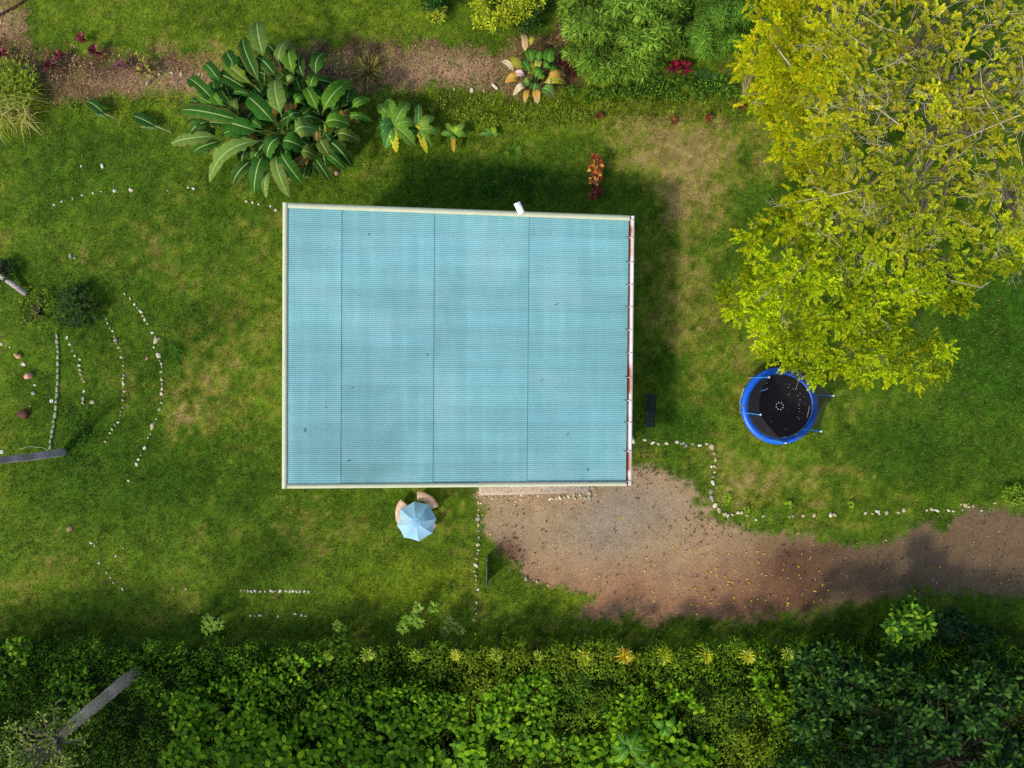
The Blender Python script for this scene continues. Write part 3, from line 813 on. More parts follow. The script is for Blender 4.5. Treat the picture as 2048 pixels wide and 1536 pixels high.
# ------------------------------------------------------------------ small built things on the lawn
def build_bench():
    zt = .45
    a = P(1301, 788, zt); b = P(1297.5, 854, zt)
    root = thing('garden_bench', 'narrow black slatted bench on the shaded grass right of the house', 'bench', ((a[0] + b[0]) / 2, (a[1] + b[1]) / 2, 0))
    y = unit(b - a); x = np.array([-y[1], y[0], 0]); L = np.linalg.norm(b - a); m = (a + b) / 2
    blk = mat_flat('black_wood', (36, 38, 46), .6, 0, 20, .25, .4)
    x = x if x[0] > 0 else -x
    for k in range(3):
        mb = MB(); box(mb, m + x * (-.08 + .085 * k), (L, .075, .03), (1, 1, 1), [y, x, (0, 0, 1)]); mb.build('slat', blk, root)
    for k in range(2):
        mb = MB(); box(mb, m + x * (.155 + .02 * k) + [0, 0, .17 + .15 * k], (L, .02, .10), (1, 1, 1), [y, x, (0, 0, 1)]); mb.build('back_slat', blk, root)
    for s in (-.42, .0, .42):
        mb = MB(); p = m + y * L * s
        box(mb, p - x * .09 + [0, 0, -.235], (.04, .04, .43), (1, 1, 1)); box(mb, p + x * .13 + [0, 0, -.03], (.04, .03, .84), (1, 1, 1)); box(mb, p + x * .02 + [0, 0, -.035], (.04, .18, .03), (1, 1, 1), [y, x, (0, 0, 1)])
        mb.build('leg_frame', blk, root)
build_bench()

def build_screen():
    a, b = P(974, 1113, .3), P(974, 1166, .3)
    root = thing('timber_screen', 'thin grey timber screen standing on edge in the grass left of the drive', 'screen', (a[0], (a[1] + b[1]) / 2, 0))
    gm = mat_flat('weathered_timber', (92, 100, 92), .85, 0, 12, .25, .2)
    for k in range(5):
        mb = MB(); bar(mb, a + [0, 0, -.2 + k * .16], b + [0, 0, -.2 + k * .16], .028, .14, (1, 1, 1)); mb.build('board', gm, root)
    for p in (a, b):
        mb = MB(); box(mb, (p[0] + .035, p[1] + (.03 if p is b else -.03), .42), (.04, .05, .84), (1, 1, 1)); mb.build('post', gm, root)
build_screen()

def ring_light(px, py, label):
    c = P(px, py, 0)
    root = thing('path_light', label, 'garden light', c, 'white round path lights')
    mb = MB(); tube(mb, [c, c + [0, 0, .2]], .015, lin((60, 60, 60)), 6); mb.build('stake', M_PAINT, root)
    mb = MB(); tube(mb, [c + [0, 0, .2], c + [0, 0, .25]], [.05, .075], lin((226, 226, 226)), 12); mb.build('head', M_PAINT, root)
    mb = MB(); tube(mb, [c + [0, 0, .251], c + [0, 0, .262]], .032, lin((60, 70, 80)), 10); mb.build('lens', M_PAINT, root)
ring_light(11, 903, 'small white round path light beside the grey trunk at the left edge')
ring_light(110, 802, 'small white round path light beside the line of pale edging bricks')

mb = MB(); tube(mb, [P(-25, 46, .03), P(6, 26, .05), P(30, 14, .04), P(58, -6, .04)], .045, lin((60, 42, 36)), 8)
lone(mb, 'pipe', M_BARK, 'dark pipe crossing the bare soil in the top left corner', 'pipe')
mb = MB(); tube(mb, [P(40, 898, .02), P(60, 893, .03), P(85, 895, .03), P(98, 902, .03)], .008, lin((180, 190, 150)), 5)
lone(mb, 'hose', M_PAINT, 'thin pale hose curling on the grass beside the grey trunk', 'hose')

# ------------------------------------------------------------------ stones
STONE_MESH = []
def make_stone_meshes():
    import bmesh
    pal = {'white': (206, 198, 176), 'cream': (180, 166, 130), 'grey': (146, 142, 130)}
    for kind, rgb in pal.items():
        for v in range(4):
            bm = bmesh.new(); bmesh.ops.create_icosphere(bm, subdivisions=2, radius=1)
            r = random.Random(v * 13 + len(kind))
            ph = [r.uniform(0, 6) for _ in range(6)]
            for q in bm.verts:
                p = q.co; f = 1 + .22 * math.sin(2.1 * p.x + ph[0]) * math.sin(2.7 * p.y + ph[1]) + .16 * math.sin(3.7 * p.z + 2.9 * p.x + ph[2]) + r.uniform(-.07, .07)
                q.co = p * f
            me = bpy.data.meshes.new('stone'); bm.to_mesh(me); bm.free()
            at = me.attributes.new('Col', 'FLOAT_COLOR', 'POINT'); c = lin(rgb)
            for d in at.data: k = r.uniform(.85, 1.1); d.color = (c[0] * k, c[1] * k, c[2] * k, 1)
            me.materials.append(M_STONE); STONE_MESH.append((kind, me))
make_stone_meshes()

def stone(px, py, w, label, group, kind=None, asp=1.0, rot=None, h=None, name='stone', cat='stone', me=None):
    """w = width in photo pixels"""
    if me is None:
        kind = kind or R.choice(['white', 'white', 'white', 'cream', 'grey'])
        me = R.choice([m for k, m in STONE_MESH if k == kind])
    o = bpy.data.objects.new(name, me); C.objects.link(o)
    r = w / PPM / 2 * .76
    hz = h if h is not None else r * R.uniform(.5, .75)
    p = P(px, py, hz * .5)
    o.location = (p[0], p[1], hz * .3)
    o.scale = (r * asp, r, hz); o.rotation_euler = (R.uniform(-.15, .15), R.uniform(-.15, .15), R.uniform(0, 6.28) if rot is None else rot)
    return tag(o, label, cat, group)

ORD = ['first', 'second', 'third', 'fourth', 'fifth', 'sixth', 'seventh', 'eighth', 'ninth', 'tenth', 'eleventh', 'twelfth', 'thirteenth', 'fourteenth', 'fifteenth', 'sixteenth', 'seventeenth', 'eighteenth', 'nineteenth']
def ordinal(i, n):
    if i == n - 1: return 'last'
    if i < 19: return ORD[i]
    t = ['twentieth', 'thirtieth', 'fortieth', 'fiftieth'][i // 10 - 2 + ((i + 1) % 10 == 0)] if (i + 1) % 10 == 0 else None
    if t: return t
    return ['twenty', 'thirty', 'forty', 'fifty'][(i + 1) // 10 - 2] + ' ' + ORD[i % 10]

def row(pts, fn, w, label, group, kind=None, fill=0, jit=2.0, sort=None, frm='the top'):
    q = [fn(*p) if len(p) == 2 else (*fn(*p[:2]), p[2]) for p in pts]
    out = []
    for i, s in enumerate(q):
        out.append((s[0], s[1], (s[2] if len(s) > 2 else w * R.uniform(.75, 1.25)), R.uniform(.75, 1.7)))
        if i + 1 < len(q):
            a, b = np.array(s[:2]), np.array(q[i + 1][:2]); d = np.linalg.norm(b - a)
            if fill and d < 30:
                m = int(d / fill) - 1
                for k in range(m):
                    p = a + (b - a) * (k + 1) / (m + 1)
                    if R.random() < .8: out.append((p[0] + R.uniform(-jit, jit), p[1] + R.uniform(-jit, jit), w * R.uniform(.45, 1.05), R.uniform(.8, 1.7)))
    if sort is not None: out.sort(key=lambda t: t[sort])
    for i, (x, y, ww, asp) in enumerate(out):
        kk = kind or R.choice(['white', 'white', 'cream', 'cream', 'grey'])
        size = 'small ' if ww < w * .8 else ('large ' if ww > w * 1.3 else '')
        stone(x, y, ww, f'{size}{kk} stone, {ordinal(i, len(out))} from {frm} {label}', group, kk, asp)

zl = lambda x, y: (x / 3.0725, y / 3.0725 + 480)
row([(765, 330), (800, 360), (825, 395), (865, 440), (890, 490), (905, 515), (935, 570), (962, 617, 12), (945, 660), (975, 710, 11), (990, 760), (990, 810), (993, 857, 9), (995, 885), (990, 945, 8), (993, 1000), (980, 1040), (960, 1100), (938, 1142, 12), (910, 1215), (888, 1280, 8), (850, 1350), (840, 1380), (790, 1480)],
    zl, 6.0, 'in the outermost stone arc', 'stones of the outermost arc', fill=8)
row([(638, 465), (660, 510), (690, 560), (710, 615, 10), (728, 660), (745, 720), (757, 770), (762, 830), (757, 880, 7), (765, 930), (755, 985), (755, 1030), (740, 1075), (725, 1120), (688, 1163), (650, 1240)],
    zl, 5.5, 'in the second stone arc', 'stones of the second arc', fill=7)
row([(410, 600), (430, 640, 8), (445, 680), (460, 712), (490, 735), (485, 770), (490, 800, 8), (515, 870), (515, 930), (510, 975, 8), (508, 1000)],
    zl, 5.5, 'in the short arc beside the edging bricks', 'stones of the short arc', fill=8)
def bricks():
    me_src = STONE_MESH
    bm_pts = [zl(*p) for p in ((347, 575), (355, 640), (358, 700), (357, 780), (355, 860), (350, 940), (345, 1010), (335, 1100), (325, 1160), (315, 1220), (305, 1290))]
    mb = MB(); box(mb, (0, 0, 0), (2, 2, 2), lin((142, 146, 122))); me = mb.mesh('edging_brick'); me.materials.append(M_CONC)
    for i in range(len(bm_pts) - 1):
        a, b = np.array(bm_pts[i]), np.array(bm_pts[i + 1]); d = np.linalg.norm(b - a); m = 2
        for k in range(m):
            p = a + (b - a) * (k + .5) / m
            o = stone(p[0] + R.uniform(-.7, .7), p[1], 6, f'pale edging brick, {ordinal(i * 2 + k, 20)} from the top in the thin straight line', 'edging bricks', None, 1, math.atan2(-(b - a)[1], (b - a)[0]) + R.uniform(-.06, .06), .04, 'edging_brick', 'brick', me)
            o.scale = (d / m / PPM / 2 * R.uniform(.6, .85), R.uniform(.04, .06), .04)
bricks()
for x, y, w, k, lab in ((10, 640, 7, 'white', 'small white stone at the left end of the innermost stone line'), (60, 660, 5, 'white', 'tiny white stone between the left end and the orange boulder'),
                        (145, 762, 10, 'white', 'white stone between the orange boulder and the pink boulder'), (212, 890, 6, 'white', 'small pale stone just above the round grey boulder'),
                        (205, 942, 11, 'grey', 'round grey boulder in the innermost stone line'), (185, 1020, 5, 'cream', 'small stone between grey boulder and brown stump')):
    X = zl(x, y); stone(X[0], X[1], w, lab, 'stones of the innermost line', k)
def boulder(px, py, w, rgb, label, asp=1.2, rot=.5, hh=None, name='boulder'):
    me = STONE_MESH[R.randrange(4)][1].copy(); c = lin(rgb)
    for d in me.attributes['Col'].data: k = R.uniform(.85, 1.15); d.color = (c[0] * k, c[1] * k, c[2] * k, 1)
    o = stone(px, py, w, label, None, None, asp, rot, hh, name, name, me); return o
X = zl(108, 712); boulder(*X, 14, (192, 150, 100), 'orange tan boulder at the upper end of the innermost stone line', 1.35, 2.1, .16)
X = zl(172, 832); boulder(*X, 16, (196, 146, 124), 'largest pink boulder in the innermost stone line', 1.1, 1.0, .2)
X = zl(145, 1068); boulder(*X, 22, (96, 62, 48), 'dark reddish brown stump below the stone line at the left', 1.2, .3, .2, 'stump')
X = zl(902, 728); boulder(*X, 9, (150, 112, 96), 'small brownish stone just inside the outermost arc', 1.1, .3)
X = zl(568, 995); boulder(*X, 10, (178, 160, 120), 'tan stone lying apart in the grass right of the short arc', 1.2, .3)
X = (139, 1058); boulder(*X, 14, (150, 116, 86), 'flat tan stone alone on the lower left lawn', 1.2, .4, .06)

idn = lambda x, y: (x, y)
row([(108, 410, 5), (123, 403), (145, 397), (164, 390), (186, 386), (202, 383), (230, 381.5, 10), (262, 380, 10), (336, 381), (376, 375), (387, 377, 6)], idn, 5, 'in the arc left of the bananas', 'stones of the upper arc', 'white', frm='the left')
row([(162, 332, 5), (204, 332, 8)], idn, 6, 'in the pair left of the bananas', 'two stones on the upper left lawn', 'white', frm='the left')
row([(492, 403, 6), (505, 405, 7), (517, 408, 6), (541, 412, 5), (552, 420, 8)], idn, 6, 'between bananas and roof corner', 'stones at the roof corner', 'white', frm='the left')
row([(140, 512, 8), (150, 516, 6), (167, 523, 6)], idn, 6, 'above the dark bush', 'stones above the dark bush', 'grey', frm='the left')
row([(482, 1181), (496, 1182, 6), (510, 1182, 7), (530, 1183), (543, 1182, 8), (560, 1182, 7), (572, 1182), (586, 1182), (600, 1183), (617, 1184)], idn, 5.5, 'in the upper straight lawn row', 'stones of the upper straight row', 'white', fill=7, jit=1, frm='the left')
row([(500, 1231), (520, 1231, 6), (556, 1233, 7), (590, 1228, 6), (603, 1231, 6), (612, 1232)], idn, 5.5, 'in the lower straight lawn row', 'stones of the lower straight row', 'white', fill=8, jit=1.5, frm='the left')
row([(182, 1086, 6), (189, 1092), (198, 1126, 7), (213, 1146, 5), (221, 1155, 6), (226, 1165), (245, 1178), (346, 1177), (372, 1178), (384, 1223), (398, 1227), (232, 1112, 5), (246, 1096, 4)], idn, 4.5, 'scattered on the lower left lawn', 'scattered stones on the lower left lawn', 'white', frm='the left')
row([(957, 985), (957, 1005), (957, 1020), (956, 1038, 10), (957, 1050), (958, 1062), (958, 1075), (956, 1090, 10), (957, 1100), (955, 1107), (952, 1131, 9), (949, 1143), (952, 1152), (952, 1160), (956, 1179, 7), (953, 1205, 8), (951, 1217), (953, 1227, 6), (948, 1240, 8)], idn, 6, 'in the row left of the drive', 'stones of the row left of the drive', fill=9)
zd = lambda x, y: (1240 + x / 2.535, 860 + y / 2.535)
row([(65, 50, 12), (128, 50, 8), (168, 65, 8), (195, 70), (235, 68), (290, 60), (310, 70), (335, 80, 8), (322, 66), (370, 70), (405, 78, 8), (440, 70), (465, 85, 12), (478, 120), (485, 150, 8), (465, 185), (480, 185), (480, 215), (472, 238), (472, 268, 9), (483, 385, 10)],
    zd, 6.5, 'in the edging right of the house', 'stones of the edging near the house', sort=0, frm='the left')
for x, y, w, asp, rt, lab in ((462, 312, 9, 1.5, 1.1, 'long grey white stone, upper of two at the drive corner'), (467, 348, 10, 1.9, -1.2, 'longest grey white stone, lower of two at the drive corner')):
    X = zd(x, y); stone(X[0], X[1], w, lab, 'two long stones at the drive corner', 'grey', asp, rt)
row([(503, 408, 11), (535, 428, 11), (548, 436, 7), (570, 430, 7), (600, 420, 10), (618, 420, 10), (645, 433, 7), (690, 455, 7), (728, 437, 6), (860, 440), (878, 437, 9), (930, 435), (985, 433, 9), (1070, 430, 10), (1090, 430), (1245, 422), (1280, 425), (1305, 412, 8), (1315, 425), (1352, 420, 8), (1412, 418), (1440, 407, 10), (1555, 408), (1580, 402, 8), (1597, 405), (1610, 410, 8), (1665, 408), (1690, 412), (1738, 405), (1752, 382, 9), (1770, 390), (1792, 385, 8), (1730, 378), (1835, 410), (1902, 370, 6)],
    zd, 6.5, 'along the upper drive edge', 'stones along the upper drive edge', fill=12, jit=3, frm='the left', sort=0)
zp_ = lambda x, y: (940 + x / 6.827, 960 + y / 6.827)
pp = [(215, 235), (305, 255, 6), (380, 250), (150, 320, 5), (105, 245), (510, 300, 5), (640, 250), (690, 270), (730, 195, 5), (700, 205), (640, 215), (800, 225), (840, 235), (560, 240), (630, 300), (450, 235), (1095, 260, 7), (1135, 260), (1080, 330, 4), (1230, 240, 9), (1290, 235, 6), (1345, 225, 7), (1420, 200, 8), (1430, 245, 7), (1470, 220), (1520, 235), (1505, 205), (1560, 180), (1675, 105, 7), (1710, 195, 5), (1575, 250, 6), (1390, 165), (1270, 195), (1650, 110), (260, 225), (880, 215), (930, 220), (1180, 255)]
row(pp, zp_, 4.5, 'in the patio border', 'stones of the patio border', frm='the left', sort=0)
for x, y, w, k, lab in ((1630, 178, 11, 'cream', 'cream block at the right end of the patio border'), (1627, 236, 11, 'grey', 'greyish white block below the cream one at the patio corner')):
    X = zp_(x, y); stone(X[0], X[1], w, lab, 'two blocks at the patio corner', k)
stone(989, 172, 9, 'long white stone lying on the mulch left of the cream edged plant', None, 'white', 2.2, -.95, .08)
stone(943, 181, 11, 'round white stone on the lower edge of the mulch bed', None, 'white')
row([(968, 182), (981, 187), (893, 189), (908, 178, 6), (1000, 146, 4), (972, 147, 5), (955, 158, 4), (343, 146, 7), (362, 148, 9), (383, 152, 5), (398, 150, 5), (318, 148, 6), (405, 148), (1, 42, 6)], idn, 5, 'on the mulch bed', 'small stones on the mulch bed', 'cream', frm='the left', sort=0)
boulder(612, 351, 13, (150, 116, 92), 'flat brown paver stone below the banana clump, left one', 1.0, .1, .08)
boulder(673, 346, 12, (176, 140, 132), 'pinkish stone below the banana clump, right one', 1.0, .5, .1)
boulder(1052, 1158, 9, (170, 160, 130), 'small upright pale stone in the grass left of the drive', 1.4, 1.5, .1)
boulder(1074, 1163, 7, (196, 170, 150), 'small pinkish stone at the drive edge above the bright grass', 1.0, .3, .06)
boulder(295, 165, 12, (150, 130, 112), 'grey brown stone in the mulch below the yellow spotted shrub', 1.2, .3, .07)

# ------------------------------------------------------------------ banana plants
def big_leaf(root, b, t, w, z0, zm, z1, rgb, name='leaf', pet=.1, tornk=.5, tipc=None):
    """one banana leaf between two photo points; w = full width in photo pixels"""
    B = P(b[0], b[1], z0); T = P(t[0], t[1], z1)
    M = (B + T) / 2; M[2] = zm
    Wd = w / (PPM * H / (H - zm)) / 2
    rows = 18; cols = np.array([-1, -.5, -.09, -.035, .035, .09, .5, 1.0])
    V = np.zeros((rows + 1, 8, 3)); CC = np.zeros((rows + 1, 8, 3))
    base = lin(rgb); mid = lin((176, 196, 120))
    dxy = T - B; dxy[2] = 0; side = unit(np.array([dxy[1], -dxy[0], 0.0]))
    bend = R.uniform(-.06, .06) * np.linalg.norm(dxy)
    fold = R.uniform(.05, .35)
    tone = [R.uniform(.72, 1.2), R.uniform(.72, 1.2)]; brown = R.random() < .3
    for r in range(rows + 1):
        s = r / rows
        c = B * (1 - s) ** 2 + M * 2 * s * (1 - s) + T * s * s + side * bend * math.sin(s * math.pi)
        c[2] = z0 * (1 - s) ** 2 + (2 * zm - (z0 + z1) / 2) * 2 * s * (1 - s) + z1 * s * s
        if s < pet: k = .07
        else:
            q = (s - pet) / (1 - pet); k = min(1, (q / .2 + .2)) * (1 - max(0, (q - .55) / .45) ** 2.3) ** .75 if q < 1 else .0
        k = max(k, .02)
        for j, cx in enumerate(cols):
            kk = k
            if abs(cx) == 1: kk *= 1 - R.uniform(0, .16 if R.random() < .72 else .45 * tornk * 2) * (s > pet)
            lift = abs(cx) * kk * Wd * fold - (abs(cx) == 1) * kk * Wd * .18
            rip = math.sin(r * 2.2 + (cx > 0) * 1.3) * .012 * abs(cx)
            V[r, j] = c + side * cx * kk * Wd + np.array([0, 0, lift + rip])
            col = base * tone[cx > 0] * (1 + .22 * (r % 2) * (abs(cx) > .3) + R.uniform(-.05, .05))
            if tipc is not None: col = col + (lin(tipc) - col) * smooth(.55, .95, s) * (.6 + .4 * abs(cx))
            if abs(cx) == 1 and brown: col = col * .5 + lin((120, 96, 50)) * .5
            if abs(cx) < .06: col = mid * .75 + base * .25
            CC[r, j] = col
    mb = MB(); i = np.arange(rows * 7); r = i // 7; c = i % 7; a = r * 8 + c
    mb.quads(V.reshape(-1, 3), np.stack([a, a + 8, a + 9, a + 1], 1), CC.reshape(-1, 3))
    return mb.build(name, M_GLOSSY, root, shade=True)

def pseudostem(root, c, z, r=.12):
    mb = MB(); p = np.array([c[0], c[1], 0.0])
    tube(mb, [p, p + [0.02, 0, z * .5], p + [.0, .03, z]], [r * 1.2, r, r * .5], lin((96, 110, 50)), 9); mb.build('pseudostem', M_BARK, root)

G1, G2, G3, G4 = (46, 92, 22), (34, 76, 16), (74, 118, 22), (98, 126, 52)
OL = (84, 104, 36)
BAN = [(765, 370, 715, 85, 120, G4, .5), (745, 560, 610, 200, 95, G1, .5), (860, 500, 700, 345, 100, G2, .5), (690, 560, 465, 360, 85, (100, 122, 36), .2), (640, 520, 490, 300, 95, G2, 0), (460, 550, 325, 395, 85, G1, -.2),
       (650, 590, 430, 470, 95, G2, -.1), (870, 440, 950, 215, 85, G4, .2), (980, 480, 950, 280, 105, G3, .3), (1060, 520, 1040, 310, 75, G2, -.1), (1140, 490, 1215, 315, 95, G1, .1), (1100, 590, 1160, 470, 85, G3, .3),
       (1190, 750, 1395, 530, 115, G3, .6), (1210, 640, 1400, 520, 70, G3, .3), (1160, 750, 1065, 565, 85, G3, .6), (890, 780, 845, 505, 120, G4, .9), (990, 690, 1085, 640, 65, G3, .7), (850, 840, 640, 635, 125, G1, .8),
       (430, 700, 205, 500, 95, G1, .2), (450, 740, 280, 640, 65, G3, .1), (570, 770, 560, 640, 55, G4, .2), (480, 740, 385, 605, 65, G3, .3), (520, 720, 440, 585, 65, G1, .1), (690, 640, 520, 620, 45, G1, 0),
       (680, 840, 150, 735, 110, G1, .3), (740, 900, 440, 825, 115, G1, .5), (700, 880, 290, 745, 80, G2, 0), (450, 925, 80, 985, 90, G4, .1), (470, 960, 240, 1050, 75, G1, -.1), (650, 925, 450, 920, 85, G1, .1),
       (770, 955, 360, 1265, 105, G4, .3), (560, 1000, 390, 1120, 85, G4, 0), (890, 930, 785, 1100, 105, G1, .6), (890, 960, 1070, 1020, 120, G1, .5), (880, 1040, 1040, 1270, 105, G1, .2), (850, 1060, 945, 1370, 95, G4, .1),
       (765, 1040, 690, 1345, 105, G1, .1), (820, 1160, 775, 1375, 55, G4, -.1), (745, 1030, 700, 1130, 75, G1, .2), (690, 1090, 530, 1280, 95, G2, -.3), (985, 890, 1145, 870, 140, G4, .8), (940, 790, 1045, 760, 75, G1, .8),
       (1050, 800, 1170, 805, 85, G2, .4), (1200, 830, 1395, 845, 100, G3, .7), (1290, 910, 1470, 960, 95, OL, .2), (1170, 940, 1255, 1085, 95, OL, .3), (1230, 960, 1410, 1150, 115, G2, .1), (1220, 1050, 1370, 1175, 65, G1, .2),
       (1030, 1040, 1155, 1080, 95, OL, .3), (1130, 1080, 1255, 1265, 75, G2, -.2), (1200, 880, 1270, 890, 55, (130, 130, 30), .2), (1370, 795, 1555, 815, 55, G3, 0), (1400, 720, 1545, 650, 65, G3, -.1), (1370, 690, 1420, 560, 75, G2, -.3),
       (760, 880, 660, 800, 55, G1, .5), (1000, 500, 930, 560, 55, G4, .4), (700, 740, 640, 870, 95, G2, -.4), (1130, 880, 1010, 1000, 95, G2, -.4), (940, 700, 920, 550, 70, G2, -.2), (560, 850, 330, 830, 80, G2, -.4),
       (1040, 620, 1010, 480, 85, G2, -.3), (780, 650, 690, 540, 85, G2, -.4), (1260, 760, 1330, 640, 80, G2, -.4), (1080, 960, 1110, 1120, 90, G2, -.5), (660, 980, 600, 1150, 85, G2, -.5), (1260, 880, 1400, 900, 80, G2, -.4), (540, 680, 480, 540, 85, G2, -.5)]
zb = lambda x, y: (320 + x / 3.657, 20 + y / 3.657)
def build_bananas():
    cen = {'in the middle of the clump': (900, 880), 'at the upper left of the clump': (740, 590), 'at the right of the clump': (1160, 760), 'at the left edge of the clump': (470, 770), 'at the top of the clump': (960, 520), 'at the lower right of the clump': (1180, 960)}
    roots = {}
    for k, c in cen.items():
        X = P(*zb(*c), 2.0); X[2] = 0
        roots[k] = thing('banana_plant', 'large dark green banana plant ' + k, 'banana plant', X, 'banana plants of the large clump')
        pseudostem(roots[k], X, 2.1)
    for (bx, by, tx, ty, w, rgb, dz) in BAN:
        k = min(cen, key=lambda q: (cen[q][0] - bx) ** 2 + (cen[q][1] - by) ** 2)
        L = math.hypot(tx - bx, ty - by) / 3.657 / 48
        z0 = 2.15 + dz * .6; zm = z0 + .16 + .05 * L; z1 = z0 - .12 - .28 * L + R.uniform(-.1, .1)
        big_leaf(roots[k], zb(bx, by), zb(tx, ty), w / 3.657 * 1.14, z0, zm, z1, rgb)
    for i_ in range(170):
        k = R.choice(list(cen)); o = cen[k]; a = R.uniform(0, 6.28); L = R.uniform(150, 300); st = R.uniform(60, 150)
        b = (o[0] + math.cos(a) * st, o[1] + math.sin(a) * st * .8); t = (b[0] + math.cos(a + R.uniform(-.3, .3)) * L, b[1] + math.sin(a + R.uniform(-.3, .3)) * L * .85)
        if ((t[0] - 790) / 680) ** 2 + ((t[1] - 780) / 530) ** 2 > 1: continue
        big_leaf(roots[k], zb(*b), zb(*t), R.uniform(70, 100) / 3.657, *((1.5, 1.65, 1.0) if i_ % 2 else (1.85, 2.0, 1.35)), R.choice([G1, G2, (36, 80, 18), G2, G1, (128, 104, 48) if i_ % 2 == 0 else G2]))
    # midribs running back to the stems, as leaf stalks
    for k, c in cen.items():
        mb = MB()
        for (bx, by, tx, ty, w, rgb, dz) in BAN:
            if min(cen, key=lambda q: (cen[q][0] - bx) ** 2 + (cen[q][1] - by) ** 2) != k: continue
            o = np.array(roots[k]['origin']); e = P(*zb(bx, by), 2.15 + dz * .6)
            tube(mb, [o + [0, 0, 1.5], (o + e) / 2 + [0, 0, .8], e], [.04, .03, .02], lin((110, 130, 60)), 5, False)
        mb.build('leaf_stalks', M_GLOSSY, roots[k])
    yg = (104, 146, 44); yl = (186, 180, 40)
    X = P(*zb(1710, 850), .8); X[2] = 0
    r = thing('banana_plant', 'younger bright green banana plant just right of the large clump', 'banana plant', X); pseudostem(r, X, .9, .07)
    for tx, ty, w, c in ((1670, 645, 85, yg), (1595, 690, 90, yg), (1820, 680, 95, yg), (1880, 825, 80, yg), (1870, 995, 95, yg), (1730, 1045, 65, yl), (1650, 1015, 85, (70, 124, 50)), (1575, 885, 70, (60, 110, 40)), (1590, 800, 60, (56, 104, 36)), (1600, 930, 60, (64, 116, 40))):
        big_leaf(r, zb(1710, 850), zb(tx, ty), w / 3.657 * 1.1, .95, 1.2, .75, c)
    X = P(*zb(1885, 880), .7); X[2] = 0
    r = thing('banana_plant', 'small banana plant with drooping yellow leaf beside the younger one', 'banana plant', X); pseudostem(r, X, .75, .06)
    for tx, ty, w, c in ((2045, 905, 60, yg), (1990, 1005, 60, yg), (1955, 1050, 45, yl), (1890, 685, 60, (60, 104, 40)), (2005, 780, 70, (110, 140, 50)), (1910, 850, 45, yl), (1800, 960, 50, (60, 104, 40))):
        big_leaf(r, zb(1885, 880), zb(tx, ty), w / 3.657 * 1.1, .75, .95, .55, c)
    zc = lambda x, y: (840 + x / 3.657, y / 3.657)
    X = P(*zc(255, 985), .4); X[2] = 0
    r = thing('banana_plant', 'little banana sucker with one hanging yellow leaf, second from the right', 'banana plant', X); pseudostem(r, X, .4, .04)
    for tx, ty, w, c in ((190, 900, 40, yg), (332, 900, 45, (124, 158, 54)), (252, 915, 55, (140, 166, 40)), (348, 995, 45, yg), (150, 980, 45, (80, 130, 40)), (247, 1115, 35, (190, 160, 40)), (235, 1040, 40, (70, 124, 40))):
        big_leaf(r, zc(255, 985), zc(tx, ty), w / 3.657 * 1.1, .4, .55, .35, c)
    X = P(*zc(540, 990), .2); X[2] = 0
    r = thing('banana_plant', 'tiniest banana sucker, rightmost in the row', 'banana plant', X); pseudostem(r, X, .2, .03)
    for tx, ty, w, c in ((542, 920, 42, (140, 170, 40)), (580, 1003, 35, yg), (475, 940, 30, (80, 130, 40)), (430, 985, 30, (80, 120, 50))):
        big_leaf(r, zc(540, 990), zc(tx, ty), w / 3.657 * 1.1, .2, .3, .15, c)
    for b, t, pts, lab in (((1135, 920), (970, 845), (1255, 970), 'fallen looking dark banana leaf on a bent pale stalk, nearer the clump'), ((762, 830), (640, 745), (850, 870), 'small dark banana leaf flopped on the grass, farthest left')):
        zz = lambda x, y: (x / 3.657, y / 3.657)
        q = P(*zz(*pts), 0)
        r = thing('banana_sucker', lab, 'banana plant', q)
        mb = MB(); tube(mb, [q, P(*zz((pts[0] + b[0]) / 2, (pts[1] + b[1]) / 2), .25), P(*zz(*b), .35)], .02, lin((170, 180, 140)), 6); mb.build('stalk', M_GLOSSY, r)
        big_leaf(r, zz(*b), zz(*t), 85 / 3.657, .35, .4, .15, (34, 76, 24), pet=.02)
        big_leaf(r, zz(b[0], b[1] + 25), zz(t[0] + 60, t[1] + 85), 35 / 3.657, .3, .32, .08, (110, 136, 80), pet=.02)
build_bananas()

